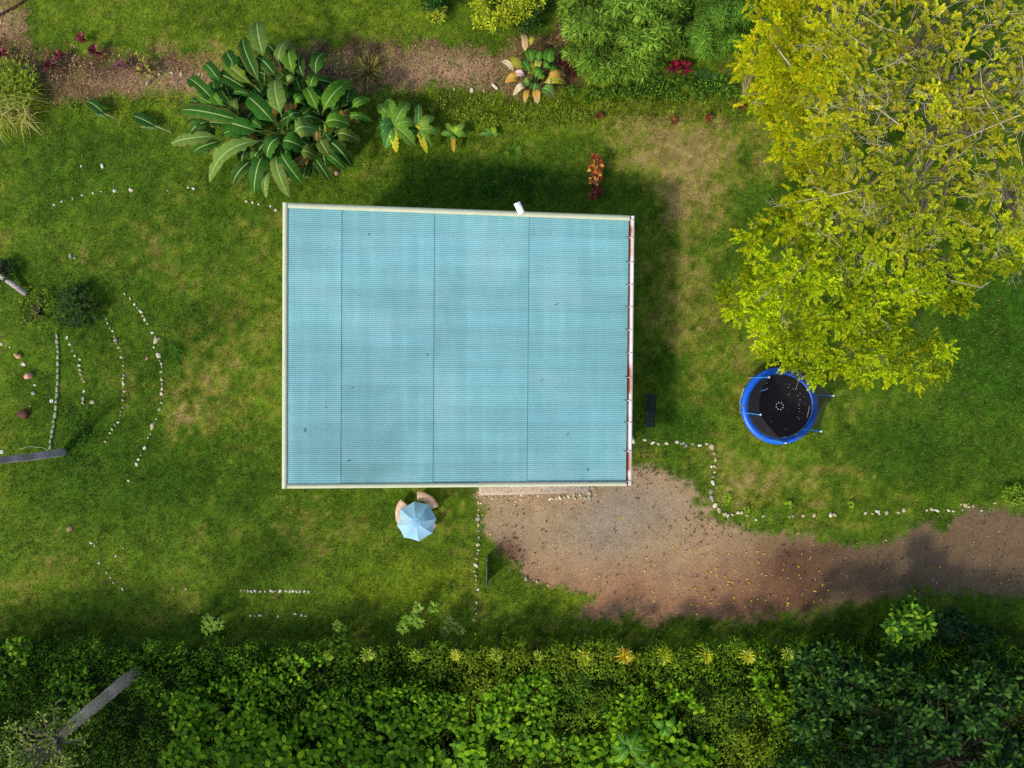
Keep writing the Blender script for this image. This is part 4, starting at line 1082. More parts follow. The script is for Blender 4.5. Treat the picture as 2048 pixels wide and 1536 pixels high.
def build_shell_ginger():
    zc = lambda x, y: (840 + x / 3.657, y / 3.657)
    X = P(*zc(830, 570), .5); X[2] = 0
    r = thing('canna_plant', 'broad leaved plant with cream and orange scorched leaf edges on the mulch bed', 'plant', X)
    gr, yl, cr, br, og = (70, 118, 26), (160, 152, 40), (206, 186, 146), (186, 154, 106), (180, 140, 54)
    L = [((770, 400), (745, 245), 55, br, cr), ((800, 350), (835, 265), 45, (150, 150, 40), br), ((820, 470), (785, 355), 85, gr, None), ((860, 460), (885, 360), 65, gr, None), ((930, 480), (965, 350), 95, gr, None),
         ((760, 520), (625, 440), 75, yl, yl), ((690, 530), (590, 450), 45, cr, cr), ((740, 590), (620, 600), 75, og, (214, 160, 90)), ((770, 560), (660, 570), 55, (226, 190, 180), cr), ((780, 640), (680, 700), 55, (200, 180, 150), cr),
         ((790, 650), (765, 755), 45, og, br), ((840, 650), (860, 760), 65, (200, 150, 70), cr), ((880, 650), (985, 720), 95, (80, 126, 50), (150, 150, 80)), ((920, 600), (1075, 560), 65, og, (236, 180, 160)), ((900, 610), (1070, 610), 70, yl, og),
         ((940, 540), (1050, 545), 95, gr, None), ((900, 500), (965, 480), 75, gr, None), ((930, 610), (970, 645), 35, cr, cr), ((840, 580), (900, 500), 75, gr, None), ((830, 560), (760, 480), 75, (150, 150, 40), None), ((860, 590), (920, 560), 75, (84, 134, 40), None),
         ((850, 600), (820, 700), 80, (56, 104, 30), None), ((820, 600), (740, 660), 60, (90, 130, 40), None), ((810, 540), (740, 430), 60, (60, 110, 30), None), ((850, 520), (870, 430), 60, (150, 160, 60), None)]
    for b, t, w, c, tip in L:
        big_leaf(r, zc(*b), zc(*t), w / 3.657 * .9, R.uniform(.6, .95), R.uniform(.9, 1.1), R.uniform(.35, .65), c, tornk=.1, tipc=tip)
    for k in range(9):
        mb = MB(); a = k * 2.4; p = X + np.array([math.cos(a) * .15, math.sin(a) * .15, 0]); tube(mb, [p, p + [math.cos(a) * .12, math.sin(a) * .12, .75]], [.025, .015], lin((120, 130, 60)), 5); mb.build('stem', M_GLOSSY, r)
build_shell_ginger()

# ------------------------------------------------------------------ small plants
def rosette_mb(mb, c, n, L, Wd, cols, el=(.1, 1.2), z=.1, droop=.4, prof=None, spread=.05, jit=.2, tiltdir=None):
    az = np.arange(n) * 2.39996 + R.uniform(0, 6); e = RNG.uniform(el[0], el[1], n)
    D = dirs(az, e); B = np.tile(np.array([c[0], c[1], z]), (n, 1)) + D * spread
    kw = {'prof': prof} if prof else {}
    leaves(mb, B, D, L * RNG.uniform(.75, 1.15, n), Wd * RNG.uniform(.8, 1.2, n), pick(cols, n, None, jit), droop, .15, **kw)

BLADE = ((0, .6), (.5, 1.0), (1, 0))
def small_plant(name, label, cat, px, py, n, Lpx, Wpx, cols, h=.3, group=None, el=(.1, 1.2), droop=.35, prof=None, mat=None, heads=None):
    c = P(px, py, h); c[2] = 0
    r = thing(name, label, cat, c, group)
    mb = MB()
    for (hx, hy) in (heads or [(px, py)]):
        q = P(hx, hy, h); rosette_mb(mb, q, n, Lpx / PPM, Wpx / PPM / 2, cols, el, h, droop, prof)
    mb.build('foliage', mat or M_LEAF, r)
    mb = MB()
    for (hx, hy) in (heads or [(px, py)]):
        q = P(hx, hy, h); tube(mb, [c, (c + q) / 2 + [0, 0, 0.01], q + [0, 0, .02]], [.03, .022, .018], lin((90, 78, 56)), 5)
    mb.build('stem', M_BARK, r)
    return r

RED = [(120, 36, 48), (96, 28, 40), (76, 34, 42), (144, 66, 74)]
for i, (x, y, L, lab) in enumerate(((164, 76, 13, 'crimson leaved plant standing alone in the grass above the mulch bed'), (190, 103, 18, 'largest crimson leaved plant on the upper edge of the mulch bed'), (120, 112, 14, 'dark crimson plant left of the largest crimson one'),
                                     (100, 131, 14, 'crimson plant lower left in the mulch beside yellow grass clump'), (62, 138, 15, 'dull purple plant right beside the yellow grass clump'), (243, 130, 13, 'dull mauve plant left of the yellow spotted shrub'), (6, 108, 12, 'red plant at the left picture edge above the grass clump'))):
    small_plant('cordyline', lab, 'plant', x, y, 22, L, 4.5, RED if i in (0, 1, 2, 3, 6) else [(110, 66, 76), (90, 50, 60), (130, 90, 96)], .3, 'red leaved plants at the top left', prof=BLADE)
small_plant('croton', 'yellow spotted shrub with dark stems in the mulch bed', 'shrub', 284, 132, 16, 9, 4, [(170, 164, 60), (130, 126, 50), (90, 60, 50)], .4, None, heads=[(276, 112), (284, 124), (292, 137), (300, 146), (280, 142)])
small_plant('cordyline', 'bright magenta leaved plant below the round leafy shrub', 'plant', 1357, 132, 24, 17, 4.5, [(146, 24, 50), (104, 24, 42), (80, 26, 38)], .4, 'red plants around the leafy shrub', prof=BLADE, heads=[(1348, 132), (1368, 136)])
small_plant('cordyline', 'dark maroon shrub between scorched plant and leafy shrub', 'plant', 1150, 138, 26, 18, 5, [(84, 34, 36), (66, 30, 32), (104, 44, 42)], .4, 'red plants around the leafy shrub', prof=BLADE, heads=[(1143, 126), (1152, 140), (1128, 118)])
for x, y, lab in ((1197, 232, 'small dark red plant at the upper left of the dry lawn'), (1345, 242, 'small orange red plant at the top of the dry lawn'), (1416, 236, 'small maroon plant at the top right of the dry lawn'), (1482, 215, 'small dark red plant beside the yellow tree edge')):
    small_plant('cordyline', lab, 'plant', x, y, 14, 11, 3, [(116, 60, 42), (100, 46, 40), (136, 84, 46)], .15, 'small red plants along the dry lawn', prof=BLADE)
small_plant('croton', 'tall orange and red croton bush on the lawn above the roof', 'shrub', 1191, 345, 18, 12, 6, [(206, 150, 60), (190, 110, 50), (150, 60, 40), (214, 176, 80), (120, 50, 46)], .7, None, heads=[(1190, 318), (1198, 328), (1186, 338), (1194, 350), (1187, 362)])
small_plant('croton', 'low dark red croton just below the tall orange one', 'shrub', 1192, 378, 18, 12, 5, [(120, 50, 46), (96, 44, 44), (150, 84, 60)], .4, None, heads=[(1190, 374), (1197, 384), (1186, 394)])

def grass_clump(label, px, py, n, L, cols, rpx, h0=.0, name='ornamental_grass', el=(.35, 1.35), bias=None, w=.014, parent=None):
    c = P(px, py, .2); c[2] = 0
    r = thing(name, label, 'grass clump', c) if parent is None else parent
    az = rnd(0, 6.283, n); rr = np.sqrt(rnd(0, 1, n)) * rpx / PPM
    B = c + np.stack([np.cos(az) * rr, np.sin(az) * rr, np.full(n, h0)], 1)
    D = dirs(az + rnd(-.5, .5, n), rnd(el[0], el[1], n))
    if bias is not None: D = unit(D + np.array(bias))
    mb = MB(); leaves(mb, B, D, L * rnd(.6, 1.15, n), w * rnd(.7, 1.3, n), pick(cols, n), rnd(.3, .75, n), .1, ((0, .7), (.35, 1), (.7, .7), (1, 0)))
    mb.build('blades', M_LEAF, r); return r
grass_clump('dry olive ornamental grass clump on the mulch right of the bananas', 735, 140, 420, .95, [(150, 132, 62), (120, 112, 50), (176, 160, 90), (96, 96, 40)], 12, el=(.45, 1.4), bias=(0, .12, 0))
r_ = grass_clump('big yellow green grass clump with straw blades at the left edge', 18, 195, 1900, 1.15, [(140, 150, 36), (110, 132, 26), (160, 160, 60), (90, 116, 24)], 45, .1)
c_ = P(40, 250, .2)
az = rnd(-3.4, .5, 300); B = np.array([c_[0], c_[1], .5]) + np.stack([rnd(-1.3, .8, 300), rnd(-.2, 1.2, 300), rnd(0, .5, 300)], 1)
mb = MB(); leaves(mb, B, dirs(az, rnd(.1, 1.0, 300)), rnd(.5, 1.3, 300), .012, pick([(186, 174, 96), (160, 160, 60), (196, 186, 120), (130, 146, 40)], 300), .7, .1, ((0, .7), (.4, 1), (1, 0))); mb.build('dry_blades', M_LEAF, r_)
n = 420; az = rnd(0, 6.28, n); q = np.stack([rnd(-40, 70, n), rnd(115, 215, n)], 1); q = q[((q[:, 0] - 10) / 75) ** 2 + ((q[:, 1] - 165) / 55) ** 2 < 1]; n = len(q)
mb = MB(); leaves(mb, Pn(q[:, 0], q[:, 1], rnd(.8, 1.3, n)), dirs(rnd(0, 6.28, n), rnd(-.1, .7, n)), rnd(.14, .3, n), rnd(.02, .035, n), pick([(120, 144, 24), (100, 130, 20), (150, 160, 40), (76, 106, 20)], n), .4); mb.build('foliage', M_LEAF, r_)

for x, y, hd, lab in ((418, 1245, [(415, 1240), (438, 1250), (412, 1258), (424, 1252)], 'light green young plant with starry leaf heads on the shaded lower lawn, left'), (679, 1257, [(676, 1252), (683, 1260)], 'light green young plant with a single starry head above the spiky row'),
                      (840, 1235, [(836, 1215), (868, 1215), (826, 1236), (838, 1246), (806, 1256), (815, 1240)], 'light green sapling with several starry leaf heads above the spiky row'), (905, 1255, [(890, 1262), (905, 1248), (920, 1258), (898, 1240)], 'dull green thin leaved shrub right of the light green sapling')):
    small_plant('sapling', lab, 'plant', x, y, 16, 12, 4.5, [(116, 152, 40), (96, 136, 34), (136, 164, 60)] if x != 905 else [(84, 108, 36), (66, 92, 30)], .9, 'saplings along the shaded strip', el=(-.1, .6), heads=hd)
for x, y, w, lab in ((1455, 996, 9, 'single bright green leafy seedling by the stone corner of the drive'), (1576, 1011, 10, 'lime green seedling behind the stone row, middle'), (1702, 1009, 6, 'lime green tiny seedling behind the stone row, right'), (1494, 1020, 6, 'small green weed beside the white stones near the drive corner')):
    small_plant('seedling', lab, 'plant', x, y, 7, w, 5, [(130, 170, 30), (110, 156, 30)], .15, 'seedlings behind the stone row', el=(.0, .9))
def leafy_bush(name, label, cat, poly, nclump, per, z, L, Wd, cols, group=None, mat=None, style='flake', parent=None, zj=.25, dens=None, trunk=True):
    poly = np.asarray(poly, float); cc = poly.mean(0); c = P(cc[0], cc[1], z * .6); c[2] = 0
    r = parent or thing(name, label, cat, c, group)
    q = inside(poly, nclump)
    if dens is not None: q = q[rnd(0, 1, len(q)) < dens(q)]
    d = sdist(q[:, 0], q[:, 1], poly); dm = max(d.max(), 1)
    zz = z * (.45 + .55 * np.sqrt(np.clip(d / dm, 0, 1))) + rnd(-zj, zj, len(q)) * z
    zz = np.maximum(zz, .08)
    cen = Pn(q[:, 0], q[:, 1], zz)
    mb = MB(); n = len(q) * per
    B0 = np.repeat(cen, per, 0); az = rnd(0, 6.283, n); el = rnd(-.2, 1.0, n); D = dirs(az, el)
    tone = np.repeat(rnd(.75, 1.2, (len(q), 1)), per, 0)
    col = pick(cols, n) * tone
    if style == 'flake':
        B0 = B0 + D * rnd(0, L * 1.1, (n, 1)); flakes(mb, B0, D, L * rnd(.7, 1.2, n), Wd * rnd(.7, 1.2, n), col, .2)
    else: leaves(mb, B0, D, L * rnd(.75, 1.15, n), Wd * rnd(.8, 1.2, n), col, .35, .15, style)
    mb.build('foliage', mat or M_LEAF, r)
    if trunk:
        mb = MB()
        for k in range(min(14, len(q))):
            e = cen[R.randrange(len(q))]; tube(mb, [c + [R.uniform(-.1, .1), R.uniform(-.1, .1), 0], (c + e) / 2 + [0, 0, .1], e], [.05, .03, .012], lin((86, 72, 56)), 5, False)
        mb.build('branches', M_BARK, r)
    return r
SHORT = ((0, .15), (.4, 1), (1, 0))
leafy_bush('bush', 'dark low bush with thin leaves on the left lawn', 'bush', [(110, 580), (165, 565), (200, 600), (195, 640), (160, 660), (115, 640)], 150, 16, .7, .16, .02, [(40, 66, 18), (30, 54, 14), (60, 90, 30)], style=SHORT)
leafy_bush('bush', 'pale leaved low weeds between dark bush and grey plank', 'bush', [(50, 575), (110, 575), (115, 660), (60, 670), (20, 640)], 60, 12, .25, .10, .025, [(130, 146, 30), (80, 110, 24), (100, 130, 30)])
leafy_bush('bush', 'dark leaves standing in for shade at the left picture edge above the grey plank', 'bush', [(-30, 515), (20, 515), (36, 540), (20, 565), (-30, 560)], 60, 12, .45, .14, .02, [(40, 66, 18), (30, 54, 14)], style=SHORT)  # dark leaf clump imitating a patch of shade on the grass
leafy_bush('bush', 'bright green small bush at the right picture edge above the drive', 'bush', [(2000, 985), (2030, 970), (2075, 972), (2075, 1018), (2020, 1015)], 70, 14, .5, .10, .028, [(110, 150, 24), (80, 120, 20), (150, 176, 50)])
leafy_bush('shrub', 'yellow green shrub at the top edge left of the round leafy shrub', 'shrub', [(940, -40), (1110, -40), (1085, 10), (1060, 40), (1020, 45), (985, 75), (955, 55), (935, 10)], 190, 20, 1.3, .13, .038, [(176, 184, 30), (150, 168, 24), (196, 196, 50), (110, 140, 24)])
leafy_bush('shrub', 'dark glossy shrub at the top edge with a few lime leaves', 'shrub', [(832, -40), (905, -40), (890, 10), (868, 22), (850, 16)], 90, 18, 1.2, .13, .035, [(46, 84, 30), (36, 70, 26), (60, 100, 36)], mat=M_GLOSSY)
leafy_bush('shrub', 'lime leaved sprig in front of the dark glossy shrub', 'shrub', [(852, 18), (890, 16), (886, 44), (862, 40)], 22, 12, .5, .12, .03, [(150, 170, 30), (170, 180, 50)])
leafy_bush('shrub', 'dark green shrub between yellow shrub and round leafy shrub', 'shrub', [(1030, 20), (1085, 0), (1110, -30), (1090, 30), (1060, 70), (1035, 65)], 80, 16, .9, .12, .03, [(44, 80, 26), (36, 66, 22), (70, 104, 30)])

def star_shrub(label, poly, n, z, cols, L=.32):
    poly = np.asarray(poly, float); cc = poly.mean(0); c = P(cc[0], cc[1], z * .5); c[2] = 0
    r = thing('leafy_shrub', label, 'shrub', c, 'round leafy shrubs at the top')
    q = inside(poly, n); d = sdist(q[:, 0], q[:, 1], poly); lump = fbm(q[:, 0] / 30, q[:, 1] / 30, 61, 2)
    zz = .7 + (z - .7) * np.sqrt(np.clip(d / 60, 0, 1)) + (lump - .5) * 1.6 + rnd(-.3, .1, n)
    per = 15; N = n * per
    cen = np.repeat(Pn(q[:, 0], q[:, 1], zz), per, 0); az = rnd(0, 6.283, N); el = rnd(-.3, .5, N); D = dirs(az, el)
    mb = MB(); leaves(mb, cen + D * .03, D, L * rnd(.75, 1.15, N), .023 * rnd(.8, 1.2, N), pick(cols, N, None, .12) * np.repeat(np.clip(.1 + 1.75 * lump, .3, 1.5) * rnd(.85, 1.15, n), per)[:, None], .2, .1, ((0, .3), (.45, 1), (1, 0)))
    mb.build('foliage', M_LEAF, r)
    mb = MB()
    for k in range(26):
        i = R.randrange(n); e = Pn(q[i:i + 1, 0], q[i:i + 1, 1], zz[i:i + 1] - .1)[0]; tube(mb, [c, (c + e) / 2 + [0, 0, .25], e], [.06, .04, .012], lin((110, 92, 76)), 5, False)
    mb.build('branches', M_BARK, r)
GRN = [(104, 138, 36), (82, 116, 28), (132, 160, 54), (58, 92, 20)]
star_shrub('large round shrub with starry narrow green leaves at the top edge', [(1125, -60), (1122, 40), (1132, 110), (1165, 150), (1205, 165), (1260, 155), (1300, 150), (1340, 112), (1365, 100), (1380, 40), (1385, -60)], 820, 2.4, GRN)
star_shrub('smaller starry leaved shrub between the round one and the yellow tree', [(1385, -60), (1382, 40), (1372, 95), (1400, 112), (1450, 105), (1490, 80), (1510, 20), (1520, -60)], 480, 2.1, [(88, 130, 36), (66, 106, 28), (106, 142, 46)])

def build_weeds():
    mb = MB()
    # tall weeds under the shrubs and around the top bed
    zones = [([(1130, 170), (1200, 165), (1300, 150), (1370, 150), (1480, 140), (1490, 200), (1400, 210), (1280, 205), (1160, 210)], 2900, .4, [(84, 124, 30), (66, 104, 26), (110, 146, 36), (50, 86, 24)]),
             ([(860, 185), (1000, 200), (1130, 195), (1180, 215), (1170, 260), (1020, 262), (900, 240), (850, 220)], 1500, .12, [(120, 144, 30), (96, 124, 26), (140, 156, 50)]),
             ([(700, 185), (860, 175), (900, 240), (760, 230)], 420, .12, [(110, 120, 36), (120, 112, 50), (84, 110, 30)]),
             ([(90, 200), (370, 190), (360, 215), (120, 235)], 500, .12, [(120, 140, 30), (96, 124, 26)]),
             ([(100, 800), (150, 800), (210, 900), (180, 960), (110, 920)], 420, .1, [(60, 100, 20), (80, 120, 26), (48, 84, 18)]),
             ([(0, 1080), (60, 1050), (80, 1110), (20, 1140)], 120, .12, [(48, 84, 24), (64, 104, 30)]),
             ([(330, 680), (370, 690), (370, 740), (330, 735)], 200, .12, [(60, 110, 20), (80, 126, 28)]),
             ([(960, 330), (1120, 330), (1130, 420), (940, 410)], 900, .10, [(40, 84, 16), (56, 100, 22)])]
    for poly, n, z, cols in zones:
        n = int(n * 1.6)
        q = inside(poly, n); q = q[sdist(q[:, 0], q[:, 1], poly) > (fbm(q[:, 0] / 22, q[:, 1] / 22, 73, 2) - .3) * 45]; k = fbm(q[:, 0] / 18, q[:, 1] / 18, 71, 2) > .46; q = q[k]; n = len(q)
        flakes(mb, Pn(q[:, 0], q[:, 1], rnd(.02, z, n)), dirs(rnd(0, 6.28, n), rnd(0, 1.1, n)), rnd(.10, .24, n), rnd(.018, .04, n), pick(cols, n), .3)
    tag(mb.build('weeds', M_LEAF), 'tall leafy weeds below the shrubs and round the beds', 'weeds', None, 'stuff')
build_weeds()

# tufty blue green grass clumps under the leafy shrub
grass_clump('dark green arching grass tuft below the round leafy shrub, left', 1275, 165, 260, .55, [(60, 100, 34), (80, 120, 50), (46, 84, 28)], 14)
grass_clump('dark green arching grass tuft below the smaller leafy shrub, right', 1410, 165, 300, .6, [(56, 96, 40), (80, 120, 60), (46, 84, 28)], 20)
grass_clump('light green grass tuft on the lawn above the roof', 1030, 300, 160, .45, [(110, 146, 40), (90, 130, 30)], 10)

# ------------------------------------------------------------------ spiky row along the bottom bank
def build_spiky_row():
    xs = [(657, 1312, .55), (735, 1310, .8), (832, 1312, .72), (912, 1311, .6), (993, 1310, .72), (1077, 1312, .5), (1170, 1315, .9), (1250, 1313, .95), (1330, 1313, .9), (1413, 1312, .85), (1497, 1314, .85), (1578, 1310, .7)]
    word = ['first', 'second', 'third', 'fourth', 'fifth', 'sixth', 'seventh', 'eighth', 'ninth', 'tenth', 'eleventh', 'last']
    for i, (x, y, s) in enumerate(xs):
        z = 1.85
        c = P(x, y, z); c[2] = 0
        extra = ' and orange tinge' if i == 7 else ''
        r = thing('spiky_plant', f'spiky yellow green rosette{extra}, {word[i]} from left in the straight row', 'plant', c, 'spiky rosettes in the straight row')
        mb = MB(); n = 44; az = np.arange(n) * 2.39996; el = np.linspace(.02, 1.25, n)
        cols = [(206, 204, 40), (176, 184, 30), (224, 220, 110), (140, 160, 26)] if i in (3, 6, 7, 8, 9, 10) else [(150, 174, 36), (120, 150, 30), (184, 196, 90)]
        if i == 7: cols = cols + [(200, 150, 40), (190, 120, 50)]
        leaves(mb, np.tile(np.array([c[0], c[1], z - .1]), (n, 1)), dirs(az, el), .50 * s * rnd(.8, 1.1, n), .030, pick(cols, n), .25, .2, ((0, .7), (.5, 1), (.8, .7), (1, 0)))
        mb.build('leaves', M_LEAF, r)
        mb = MB(); tube(mb, [c, c + [0, 0, z - .08]], [.06, .05], lin((90, 80, 56)), 6); mb.build('stem', M_BARK, r)
build_spiky_row()

# ------------------------------------------------------------------ bottom bank: undergrowth, creeper, broadleaf plants
OVAL = ((0, .2), (.22, .85), (.55, 1.0), (.85, .6), (1, 0))
def build_bank():
    # fine undergrowth
    n = 100000
    px = rnd(-120, 2170, n); py = 1262 + (rnd(0, 1, n)) ** 1.1 * 380
    clump = fbm(px / 38, py / 38, 81, 3)
    k = rnd(0, 1, n) < smooth(1270, 1300, py + (clump - .5) * 75 + (vnoise(px / 14, py / 14, 85) - .5) * 20) * smooth(.12, .5, clump + .1)
    px, py, clump = px[k], py[k], clump[k]; n = len(px)
    z = .1 + (.75 + 1.7 * clump) * smooth(1258, 1300, py + (clump - .5) * 40) * rnd(.5, 1, n)
    yl = fbm(px / 110, py / 90, 83, 3)
    col = pick([(88, 128, 14), (64, 106, 10), (114, 150, 20), (44, 80, 8)], n) * (.45 + 1.1 * fbm(px / 20, py / 20, 84, 2))[:, None]
    col = mixc(col, np.broadcast_to(lin((138, 158, 30)), (n, 3)), np.clip(blobs(px, py, [(1180, 1310, 230, 25, .6), (1000, 1360, 60, 60, .5), (1480, 1480, 60, 60, .9), (1300, 1370, 120, 40, .3), (1160, 1460, 40, 60, .5), (960, 1420, 40, 50, .5), (60, 1490, 70, 40, .5)]) * (yl + .3), 0, .8))
    mb = MB(); flakes(mb, Pn(px, py, z), dirs(rnd(0, 6.28, n), rnd(-.1, 1.1, n)), rnd(.09, .28, n) * (.7 + .6 * fbm(px / 50, py / 50, 87, 2)), rnd(.018, .045, n), col, .35)
    tag(mb.build('undergrowth', M_LEAF), 'fine leaved green undergrowth covering the bank along the bottom', 'undergrowth', None, 'stuff')
    # creeper with large oval leaves
    zones = [([(300, 1400), (520, 1340), (600, 1390), (760, 1370), (950, 1395), (1000, 1370), (1010, 1560), (300, 1560), (360, 1470)], 2300), ([(1000, 1370), (1090, 1340), (1120, 1400), (1140, 1480), (1120, 1560), (1000, 1560)], 520), ([(1200, 1420), (1290, 1360), (1380, 1380), (1410, 1420), (1340, 1480), (1230, 1470)], 360),
             ([(1120, 1480), (1240, 1460), (1430, 1490), (1450, 1560), (1120, 1560)], 420), ([(1500, 1350), (1540, 1330), (1590, 1420), (1560, 1450), (1530, 1420)], 90), ([(100, 1330), (190, 1340), (180, 1420), (100, 1400)], 60), ([(-40, 1300), (40, 1270), (60, 1330), (-20, 1400)], 60), ([(480, 1330), (640, 1310), (660, 1350), (520, 1380)], 70)]
    mb = MB()
    for poly, n in zones:
        q = inside(poly, int(n * 1.9)); gap = fbm(q[:, 0] / 45, q[:, 1] / 45, 91, 2); q = q[gap > .33]; n = len(q)
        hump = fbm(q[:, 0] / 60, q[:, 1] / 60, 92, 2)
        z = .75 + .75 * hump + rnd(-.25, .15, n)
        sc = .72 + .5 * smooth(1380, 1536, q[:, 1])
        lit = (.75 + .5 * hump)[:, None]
        z = z + .75
        B = Pn(q[:, 0], q[:, 1], z)
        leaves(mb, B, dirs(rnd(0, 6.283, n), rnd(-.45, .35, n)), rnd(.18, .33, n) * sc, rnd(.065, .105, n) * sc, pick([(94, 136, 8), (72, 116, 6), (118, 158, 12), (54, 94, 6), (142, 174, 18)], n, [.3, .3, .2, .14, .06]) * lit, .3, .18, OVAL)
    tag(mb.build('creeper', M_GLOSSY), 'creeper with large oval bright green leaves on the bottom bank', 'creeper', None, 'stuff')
build_bank()

def broadleaf(label, px, py, items, z=1.3):
    c = P(px, py, z); c[2] = 0
    r = thing('broadleaf_plant', label, 'plant', c)
    for tx, ty, w, rgb in items: big_leaf(r, (px, py), (tx, ty), w, z, z + .15, z - .15, rgb, tornk=.05, pet=.06)
    mb = MB(); tube(mb, [c, c + [0, 0, z]], [.05, .03], lin((96, 110, 50)), 6); mb.build('stem', M_BARK, r)
bl = [(72, 122, 22), (94, 146, 30), (56, 104, 18)]
broadleaf('tall plant with long pale ribbed leaves in the creeper at the bottom', 1255, 1490, [(1272, 1480, 13, bl[1]), (1248, 1462, 12, bl[0]), (1275, 1456, 14, bl[2]), (1278, 1515, 15, bl[0]), (1228, 1524, 18, bl[1]), (1246, 1508, 13, bl[0]), (1300, 1500, 16, bl[2]), (1232, 1460, 13, bl[2]), (1222, 1490, 12, bl[2])], 2.4)
broadleaf('broad green leaves standing among the creeper, right of centre', 1330, 1450, [(1322, 1470, 22, bl[0]), (1350, 1432, 16, bl[1]), (1305, 1440, 14, bl[0]), (1345, 1465, 12, bl[2])], 2.3)
broadleaf('big pale leaved plant at the bottom edge right of the tall one', 1300, 1525, [(1312, 1528, 15, bl[1]), (1285, 1540, 15, bl[1]), (1320, 1548, 15, bl[0]), (1270, 1520, 12, bl[2])], 2.3)
broadleaf('plant with a few large rounded leaves left of the grey leaning trunk', 150, 1370, [(122, 1367, 13, bl[0]), (140, 1355, 10, bl[0]), (163, 1372, 13, bl[0]), (162, 1348, 10, bl[1]), (130, 1385, 10, bl[2])], 1.2)
grass_clump('dark narrow leaved tuft in the bank beside the creeper', 1430, 1395, 240, .8, [(44, 76, 18), (60, 96, 26), (36, 64, 14)], 40, 1.4)
grass_clump('dark narrow leaved tuft in the bank below the spiky row', 1150, 1350, 160, .6, [(50, 90, 18), (66, 106, 22)], 22, 1.4)

# ------------------------------------------------------------------ trees
def rosette_tree(name, label, poly, n, ztop, trunk_px, cols, L=.30, Wd=.06, per=11, zedge=.55, group=None, bright=0.0, lump_s=48):
    poly = np.asarray(poly, float); c = P(*trunk_px, 0)
    r = thing(name, label, 'tree', c, group)
    q = inside(poly, n); d = sdist(q[:, 0], q[:, 1], poly); lump = fbm(q[:, 0] / lump_s, q[:, 1] / lump_s, 101, 2)
    kp = lump > .34; q, d, lump = q[kp], d[kp], lump[kp]; n = len(q)
    zz = ztop * (zedge + (1 - zedge) * np.sqrt(np.clip(d / 110, 0, 1))) + (lump - .55) * 2.6 - rnd(0, .5, n)
    zz = np.maximum(zz, .6)
    cen = Pn(q[:, 0], q[:, 1], zz); N = n * per
    i = np.tile(np.arange(per), n); az = i * 2.39996 + np.repeat(rnd(0, 6.28, n), per); el = .95 - 1.15 * (i / per) + rnd(-.15, .15, N)
    tilt = np.repeat(rnd(-.35, .35, (n, 3)) * [1, 1, 0], per, 0)
    D = unit(dirs(az, el) + tilt)
    mb = MB(); leaves(mb, np.repeat(cen, per, 0) + D * .03, D, L * rnd(.75, 1.15, N), Wd * rnd(.8, 1.15, N), pick(cols, N, None, .15) * np.repeat(rnd(.75, 1.25, n), per)[:, None], .3, .15, ((0, .12), (.35, .7), (.72, 1.0), (1, 0)))
    mb.build('crown', M_GLOSSY, r)
    mb = MB(); h0 = ztop * .45; tube(mb, [c, c + [.05, .03, h0 * .5], c + [0, 0, h0]], [.2, .16, .12], lin((96, 84, 70)), 8); mb.build('trunk', M_BARK, r)
    mb = MB()
    for k in range(min(70, n)):
        e = cen[RNG.integers(n)]; o = c + [0, 0, h0 * R.uniform(.5, 1)]; tube(mb, [o, (o + e) / 2 + [0, 0, -.1], e - [0, 0, .05]], [.06, .035, .012], lin((110, 92, 74)), 5, False)
    mb.build('limbs', M_BARK, r)

DKG = [(36, 70, 16), (26, 54, 12), (52, 90, 24), (20, 42, 10), (76, 112, 42)]
rosette_tree('broadleaf_tree', 'large dark green tree with paddle leaf rosettes in the bottom right corner', [(1575, 1345), (1610, 1295), (1660, 1290), (1720, 1310), (1770, 1290), (1800, 1310), (1880, 1285), (1925, 1305), (2000, 1310), (2120, 1330), (2300, 1400), (2300, 1700), (1540, 1700), (1545, 1480), (1600, 1420)], 900, 4.2, (1850, 1480), DKG, L=.38, Wd=.066, per=12)
rosette_tree('broadleaf_tree', 'small broadleaf tree with sunlit lime tips reaching over the drive edge', [(1775, 1245), (1800, 1215), (1830, 1205), (1858, 1225), (1862, 1262), (1835, 1290), (1800, 1305), (1775, 1285)], 75, 3.4, (1815, 1240), [(70, 116, 26), (56, 98, 20), (120, 156, 30), (46, 82, 18)], zedge=.75, L=.36, Wd=.075)
rosette_tree('broadleaf_tree', 'small dark bluish tree right of the lime tipped one', [(1865, 1245), (1900, 1225), (1960, 1240), (1985, 1275), (1930, 1300), (1870, 1290)], 90, 2.6, (1915, 1255), [(36, 66, 28), (28, 54, 24), (48, 80, 34)], zedge=.7, L=.36, Wd=.075)

